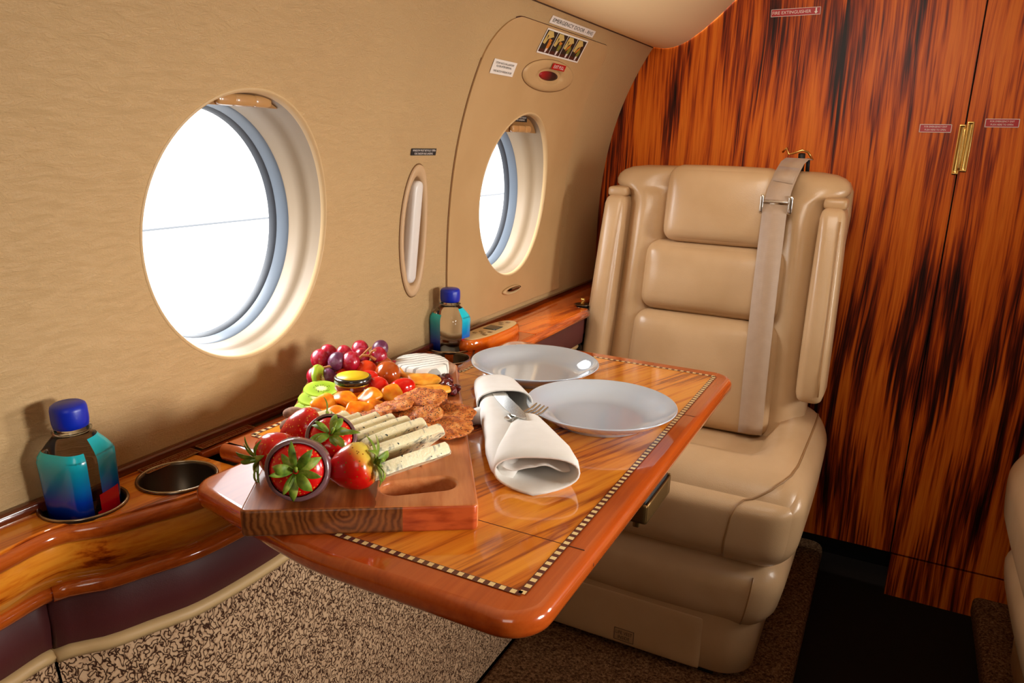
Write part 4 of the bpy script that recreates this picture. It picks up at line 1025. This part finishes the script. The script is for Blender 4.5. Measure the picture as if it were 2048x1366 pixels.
# cocoa dusted almonds
t = NT('cocoa_almond'); M['alm'] = t.P(col=t.ramp(t.noise(t.coord(), 110, 4), [(.35, S(122, 84, 62)), (.6, S(168, 126, 98)), (.8, S(190, 150, 120))]), rough=.85)
for i, (x, y, h, r, lab) in enumerate(((-.566, .596, .0088, (0, .2, .9), 'cocoa dusted almond at the left board edge, leftmost of the front three'), (-.549, .604, .0088, (0, 0, .6), 'cocoa dusted almond between the apricots and the blue cheese'), (-.545, .568, .0088, (0, .1, 1.3), 'cocoa dusted almond right behind the red strawberry'),
                                       (-.545, .850, .0088, (0, 0, .3), 'cocoa dusted almond behind the white round cheese'), (-.520, .832, .0088, (0, .0, .7), 'cocoa dusted almond right of the white round cheese'), (-.531, .842, .0088, (.1, 0, 1.5), 'cocoa dusted almond between the two at the far board end'))):
    o = mk('cocoa_almond', lumpy(ball(.0135, .0098, .0085, 20, 12), .12, 80, i), M['alm'], None, at=(0, 0, 0)); place(o, x, y, B0+h, r, 1.0 if i < 3 else 1.1); tag(o, lab, 'almond', 'cocoa dusted almonds')

# blue cheese slices
def blue_mat():
    t = NT('blue_cheese'); v = t.coord(); n = t.noise(v, 75, 4, .6, .8); n2 = t.noise(v, 340, 2)
    vo = t.n('TexVoronoi', Vector=v, Scale=130)
    base = t.mix(n, S(236, 222, 176), S(240, 234, 206))
    vein = t.ramp(n, [(.53, (0, 0, 0, 1)), (.62, (1, 1, 1, 1))])
    c = t.mix(t.math('MULTIPLY', vein, .75), base, S(112, 126, 118))
    spot = t.math('MULTIPLY', t.math('LESS_THAN', vo.outputs[0], .22), t.math('GREATER_THAN', n, .47))
    c = t.mix(spot, c, S(40, 56, 60)); t.bump(t.math('ADD', n2, t.math('MULTIPLY', n, 1.5)), .5, .0015); return t.P(col=c, rough=.5, sss=.1)
M['blue'] = blue_mat()
def slicevf(L, H, th, seed, tip=.016):
    """a thin wedge plank: long along x, pointed at the far end"""
    pr = [(0, .0), (L*.35, 0), (L*.75, 0), (L-tip, 0), (L, H*.62), (L-tip*.5, H), (L*.7, H), (L*.4, H), (L*.1, H*.96), (-.003, H*.5)]
    out = []
    for s, y in ((.96, -th/2), (1, -th*.3), (1, th*.3), (.96, th/2)):
        cx, cz = L/2, H/2
        out.append([Vector((cx+(x-cx)*s, y+.0009*noise.noise(Vector((x*160, z*160, seed))), cz+(z-cz)*s+.0008*noise.noise(Vector((x*200+9, z*90, seed))))) for x, z in pr])
    V, F = loft(out)
    return [v-Vector((L/2, 0, H/2)) for v in V], F
sl = [('A', -.383, .553, .0115, .092, .026, .012, .95, (1.25), 'front slice of blue cheese lying almost flat nearest the handle hole'), ('B', -.404, .570, .016, .104, .028, .0095, .62, 1.30, 'thick second blue cheese slice behind the flat front one'),
      ('C', -.424, .578, .0165, .094, .028, .0088, .55, 1.35, 'third blue cheese slice from the front'), ('D', -.440, .578, .0165, .088, .027, .0085, .5, 1.36, 'fourth blue cheese slice from the front, with dark blue pits'), ('E', -.455, .582, .0165, .074, .027, .0085, .5, 1.38, 'fifth blue cheese slice, in the middle of the row'),
      ('F', -.470, .586, .016, .060, .026, .0085, .48, 1.4, 'sixth blue cheese slice from the front'), ('G', -.487, .586, .0145, .048, .023, .009, .5, 1.4, 'short blue cheese slice near the back of the row'), ('H', -.503, .590, .0135, .040, .021, .009, .5, 1.4, 'small crumbly blue cheese slice near the almonds'), ('I', -.523, .592, .0125, .030, .019, .010, .5, 1.3, 'last crumbly end of the blue cheese row')]
for i, (_, x, y, h, L, H, th, lean, az, lab) in enumerate(sl):
    o = mk('blue_cheese_slice', slicevf(L, H, th, i*2.7), M['blue'], None, at=(0, 0, 0), sharp=45)
    place(o, x, y, B0+h, (lean, 0, az)); tag(o, lab, 'blue cheese slice', 'blue cheese slices')

# strawberries
def berry_mat():
    t = NT('strawberry_flesh'); v = t.coord(); sp = t.n('SeparateXYZ', Vector=v)
    vo = t.n('TexVoronoi', Vector=v, Scale=300); sd = t.math('LESS_THAN', vo.outputs[0], .22)
    n = t.noise(v, 50, 2)
    z = t.math('ADD', t.math('MULTIPLY', sp.outputs[2], -34), t.math('MULTIPLY', n, .5))
    c = t.ramp(z, [(-.0, S(230, 190, 120)), (.10, S(222, 44, 20)), (.3, S(214, 10, 10)), (1, S(196, 4, 8))])
    t.bump(t.math('MINIMUM', vo.outputs[0], .45), -.9, .004)
    return t.P(col=t.mix(sd, c, S(224, 150, 50)), rough=.22, sss=.08, coat=.3)
M['berry'] = berry_mat()
t = NT('strawberry_pale'); v = t.coord(); vo = t.n('TexVoronoi', Vector=v, Scale=260); sp = t.n('SeparateXYZ', Vector=v)
cc = t.ramp(t.math('ADD', t.math('MULTIPLY', sp.outputs[2], -30), t.math('MULTIPLY', sp.outputs[1], 22)), [(.0, S(226, 200, 80)), (.22, S(224, 170, 60)), (.46, S(214, 44, 16)), (.64, S(206, 10, 10))])
t.bump(t.math('MINIMUM', vo.outputs[0], .45), -.9, .004)
M['berry2'] = t.P(col=t.mix(t.math('LESS_THAN', vo.outputs[0], .2), cc, S(150, 90, 20)), rough=.25, sss=.08, coat=.3)
M['choc'] = plain('chocolate_coat', S(112, 80, 84), .22, coat=.5)
t = NT('leaf_green'); M['leaf'] = t.P(col=t.ramp(t.noise(t.coord(), 140, 3), [(.3, S(70, 104, 22)), (.55, S(124, 152, 40)), (.75, S(178, 176, 84))]), rough=.55)
BPF = [(.001, 0), (.010, -.0005), (.0165, -.003), (.0198, -.008), (.0205, -.014), (.0185, -.022), (.0145, -.030), (.0090, -.037), (.0035, -.041), (.0006, -.042)]
def leaf(L, w, lift, curl, az):
    R = []
    for i in range(8):
        q = i/7; r = .002+L*q; z = .0008+lift*math.sin(q*PI*.6)-curl*q*q
        hw_ = w*math.sin(PI*min(1, q*.95+.06))**.8*.5+.0003
        c, s = math.cos(az), math.sin(az)
        R.append([Vector((c*r-s*d, s*r+c*d, z+abs(d)*.35+(.0004 if k else 0))) for k, d in ((0, -hw_), (0, 0), (0, hw_), (1, hw_), (1, 0), (1, -hw_))])
    return loft(R)
def strawberry(label, x, y, h, axis, s, mat, dip=None, roll=0, seed=0):
    """axis: direction the leafy end points to"""
    o = mk('strawberry', lumpy(lathe(BPF, 32), .05, 60, seed), mat, None, at=(0, 0, 0)); tag(o, label, 'strawberry', 'strawberries at the front of the board')
    if dip:
        pr_ = [(r*1.12+.0008, z) for r, z in BPF if z <= -dip]; pr_ = [(pr_[0][0]/1.12*.97, pr_[0][1]+.0022), (pr_[0][0]*.965, pr_[0][1]+.0024)]+pr_+[(.0006, -.0432)]
        mk('chocolate_coat', lumpy(lathe(pr_, 32, cap=False), .05, 60, seed), M['choc'], o, at=(0, 0, 0), fix=False).location = (0, 0, 0)
    rnd = random.Random(seed)
    lv_ = [leaf(rnd.uniform(.013, .025), rnd.uniform(.0042, .0076), rnd.uniform(.002, .011), rnd.uniform(-.004, .009), 2*PI*k/10+rnd.uniform(-.3, .3)) for k in range(10)]
    cal = mk('calyx', join(*lv_), M['leaf'], o, at=(0, 0, 0)); cal.location = (0, 0, .0002)
    st = mk('stalk', tube([(0, 0, 0), (.001, 0, .004), (.003, .001, .009)], [.0016, .0013, .0015], 6), M['leaf'], o, at=(0, 0, 0)); st.location = (0, 0, 0)
    d = Vector(axis).normalized(); q = d.to_track_quat('Z', 'Y'); o.rotation_euler = (q @ __import__('mathutils').Quaternion((0, 0, 1), roll)).to_euler()
    o.location = Vector((x, y, B0+h))+d*(.018*s); o.scale = (s, s, s); return o
strawberry('red strawberry at the back, resting on the almonds with leaves to its right', -.505, .543, .0230, (.62, .50, .16), .98, M['berry'], None, 0, 3)
strawberry('red strawberry at the left board edge with drooping leaves to its left', -.488, .489, .0205, (-.35, -.85, -.12), 1.0, M['berry'], None, .4, 5)
strawberry('chocolate dipped strawberry in the middle with pale green leaves facing up', -.457, .527, .0250, (.45, -.50, .62), 1.05, M['berry'], .006, .3, 8)
strawberry('big chocolate dipped strawberry in front with its leaves facing the viewer', -.437, .462, .0272, (.55, -.78, .30), 1.18, M['berry'], .005, .9, 11)
strawberry('half ripe strawberry with a yellow shoulder, rightmost of the five', -.406, .497, .0222, (.80, .42, .22), 1.05, M['berry2'], None, 2.2, 14)

# ------------------------------------------------------------------ napkin with cutlery
nk = thing('cloth_napkin', 'white linen napkin rolled and knotted round a knife and fork', 'napkin', (-.36, .73, T))
def flatring(c, ax, w, h, n=28, e=.8, sag=0, pinch=0):
    """flattened tube section lying on the table: c centre on table, ax across direction"""
    A = Vector((ax[0], ax[1], 0)).normalized(); R = []
    for k in range(n):
        a = 2*PI*k/n; cx, sz_ = math.cos(a), math.sin(a)
        R.append(Vector((c[0], c[1], T+.0012+h/2+(c[2] if len(c) > 2 else 0)))+A*(w/2*math.copysign(abs(cx)**e, cx))+Vector((0, 0, h/2*math.copysign(abs(sz_)**.85, sz_))))
    return R
def ftube(sec, thick=.0022, n=28, e=.8):
    """hollow folded cloth tube: outside, rolled hem, then back inside"""
    outer = [flatring(c, ax, w, h, n, e) for c, ax, w, h in sec]
    inner = [flatring((c[0], c[1], thick+(c[2] if len(c) > 2 else 0)), ax, w-2*thick, h-2*thick, n, e) for c, ax, w, h in sec]
    k = max(1, len(sec)//2)
    return outer, inner[::-1]
# far sleeve
dv_ = Vector((.60, -.80)); ac = (.80, .60)
def at(t_, o=0): return (-.466+dv_.x*t_+ac[0]*o, .868+dv_.y*t_+ac[1]*o)
o_, i_ = ftube([(at(0), ac, .040, .016), (at(.006), ac, .052, .026), (at(.03), ac, .058, .032), (at(.07), ac, .064, .036), (at(.105), ac, .070, .038)])
hem = [[p+Vector((dv_.x*.0025, dv_.y*.0025, 0)) for p in o_[-1]]]
mk('napkin_sleeve', loft(o_+hem+i_[:3]), M['napkin'], nk)
# strand running from the sleeve to the open end on the board side
ac2 = (.86, .51)
sec = [((-.425, .800), ac2, .036, .030), ((-.408, .770), ac2, .040, .032), ((-.385, .735), ac2, .041, .031), ((-.362, .700), ac2, .040, .030), ((-.342, .665), ac2, .038, .028), ((-.326, .638), ac2, .030, .022), ((-.318, .626), ac2, .014, .010)]
mk('napkin_fold', loft([flatring(*q) for q in sec]), M['napkin'], nk)
# loose lobe sticking out towards the board
mk('napkin_loop', loft([flatring(c, (.5, .87), w, h) for c, w, h in (((-.395, .765), .03, .022), ((-.408, .758), .034, .024), ((-.420, .752), .032, .022), ((-.428, .748), .022, .016), ((-.432, .746), .008, .006))]), M['napkin'], nk)
# big open cone
ac3 = Vector((.90, .44))
sec3 = [((-.356, .752, .010), ac3, .026, .016), ((-.350, .738, .006), ac3, .034, .026), ((-.338, .718, .002), ac3, .048, .032), ((-.322, .692), ac3, .064, .036), ((-.307, .668), ac3, .078, .037), ((-.294, .645), ac3, .086, .036), ((-.286, .630), ac3, .086, .034)]
o3, i3 = ftube(sec3, .0024)
def tipped(R, k):
    out = []
    for p in R:
        low = max(0, 1-(p.z-T)/.02); mid = 1-min(1, abs((Vector((p.x, p.y))-Vector((-.286, .630))).dot(ac3))/.045)
        out.append(p+Vector((.28, -.96, 0))*(.020*low*mid*k))
    return out
o3[-1] = tipped(o3[-1], 1); o3[-2] = tipped(o3[-2], .35); i3[0] = tipped(i3[0], 1); i3[1] = tipped(i3[1], .35)
mk('napkin_cone', loft(o3+i3[:6]), M['napkin'], nk)
# folded layer visible inside the mouth
W2 = []
for t_ in range(9):
    q = t_/8; row = []
    c = Vector((-.312, .678)).lerp(Vector((-.291, .637)), q); wd = .066*(.85+.2*q)
    for k in range(21):
        s = -1+2*k/20
        row.append(Vector((c.x+ac3.x*wd/2*s, c.y+ac3.y*wd/2*s, T+.019+.006*q*math.sin(s*4.0+1.2)-.004*math.exp(-(s/.3)**2)*q+.004*abs(s))))
    W2.append(row)
W3 = [[p-Vector((0, 0, .0016)) for p in r] for r in W2]
mk('inner_fold', loft([r+s_[::-1] for r, s_ in zip(W2, W3)]), M['napkin'], nk)
# fork and knife slipped through the knot
fk = thing('fork', 'steel fork with its tines sticking out of the napkin toward the plate', 'fork', (-.37, .74, T+.03))
fa = Vector((-.372, .676, T+.033)); fd = (Vector((-.342, .772, T+.0335))-fa); fl = fd.length; fd.normalize(); fsd = fd.cross(Vector((0, 0, 1))).normalized()
def fp_(t_, s, z): return fa+fd*t_+fsd*s+Vector((0, 0, z))
sh = [(.034, .0034, .001), (.042, .005, .0015), (.050, .0092, .0005), (.058, .0105, -.0015), (.063, .0105, -.0025)]
mk('fork_neck', loft([[fp_(t_, w, z), fp_(t_, -w, z), fp_(t_, -w, z-.0018), fp_(t_, w, z-.0018)] for t_, w, z in sh]), M['steel'], fk, sharp=40)
for k in range(4):
    s = -.0089+k*.00593
    mk('tine', loft([[fp_(t_, s+w, z), fp_(t_, s-w, z), fp_(t_, s-w, z-.0016), fp_(t_, s+w, z-.0016)] for t_, w, z in ((.061, .0017, -.0022), (.072, .0015, -.003), (.084, .0013, -.0015), (.094, .0008, .0025))]), M['steel'], fk, sharp=40)
kf = thing('table_knife', 'steel knife blade tucked across the napkin knot beside the fork', 'knife', (-.385, .75, T+.03))
ka = Vector((-.410, .778, T+.0345)); kd = Vector((-.343, .708, T+.0375))-ka; kl = kd.length; kd.normalize(); ks = kd.cross(Vector((0, 0, 1))).normalized()
kp_ = lambda t_, s, z: ka+kd*t_+ks*s+Vector((0, 0, z))
mk('blade', loft([[kp_(t_*kl, a, .001), kp_(t_*kl, b, .0005), kp_(t_*kl, b, -.0005), kp_(t_*kl, a, -.001)] for t_, a, b in ((0, -.007, .007), (.3, -.0085, .0085), (.6, -.0095, .0085), (.85, -.009, .006), (.97, -.007, .0), (1, -.005, -.003))]), M['steel'], kf, sharp=40)
# ------------------------------------------------------------------ light, sky, camera
def area(name, loc, target, size, power, col=(1, 1, 1), sy=None, spread=PI):
    l = bpy.data.lights.new(name, 'AREA'); l.energy = power; l.color = col; l.size = size; l.spread = spread
    if sy: l.shape = 'RECTANGLE'; l.size_y = sy
    o = bpy.data.objects.new(name, l); COL.objects.link(o); o.location = loc
    o.rotation_euler = (Vector(target)-Vector(loc)).to_track_quat('-Z', 'Y').to_euler(); return o
area('daylight_window', (-1.10, .62, 1.20), (-.5, .68, .80), .5, 16, (.95, .98, 1))
area('daylight_window', (-1.10, 1.40, 1.20), (-.5, 1.36, .8), .5, 14, (.95, .98, 1))
area('daylight_opposite', (.98, .70, 1.00), (-.68, .5, .86), .30, 4.2, (1, .95, .88), None, 1.4)
area('daylight_opposite', (.98, 1.37, 1.00), (-.68, .8, .90), .30, 4.6, (1, .95, .88), None, 1.6)
area('unseen_fill', (.05, -.35, 1.42), (-.35, .8, .6), .4, 2.2, (1, .93, .84), .6)  # added overhead fill behind the camera, not a cabin fixture
area('unseen_fill', (-.10, 1.0, 1.44), (-.30, 1.8, 1.08), .4, 2.6, (1, .90, .78), .5, 2.1)  # second added fill, brightens the bulkhead; no fixture here
wd = bpy.data.worlds.new('sky'); SC.world = wd; wd.use_nodes = True
bg = wd.node_tree.nodes['Background']; bg.inputs[0].default_value = (.97, .985, 1, 1); bg.inputs[1].default_value = 3.5
cam = bpy.data.cameras.new('camera'); co = bpy.data.objects.new('camera', cam); COL.objects.link(co)
cam.sensor_width = 36; cam.lens = 1516.6/2048*36; cam.clip_start = .01
R = ((.888782, -.143548, .43527), (.45736, .216047, -.862639), (.029791, .965773, .257671))
m = Matrix(R).to_4x4(); m.translation = Vector((0, 0, 1.035)); co.matrix_world = m
SC.camera = co
SC.view_settings.view_transform = 'Standard'
SC.view_settings.look = 'None'
SC.view_settings.exposure = 0
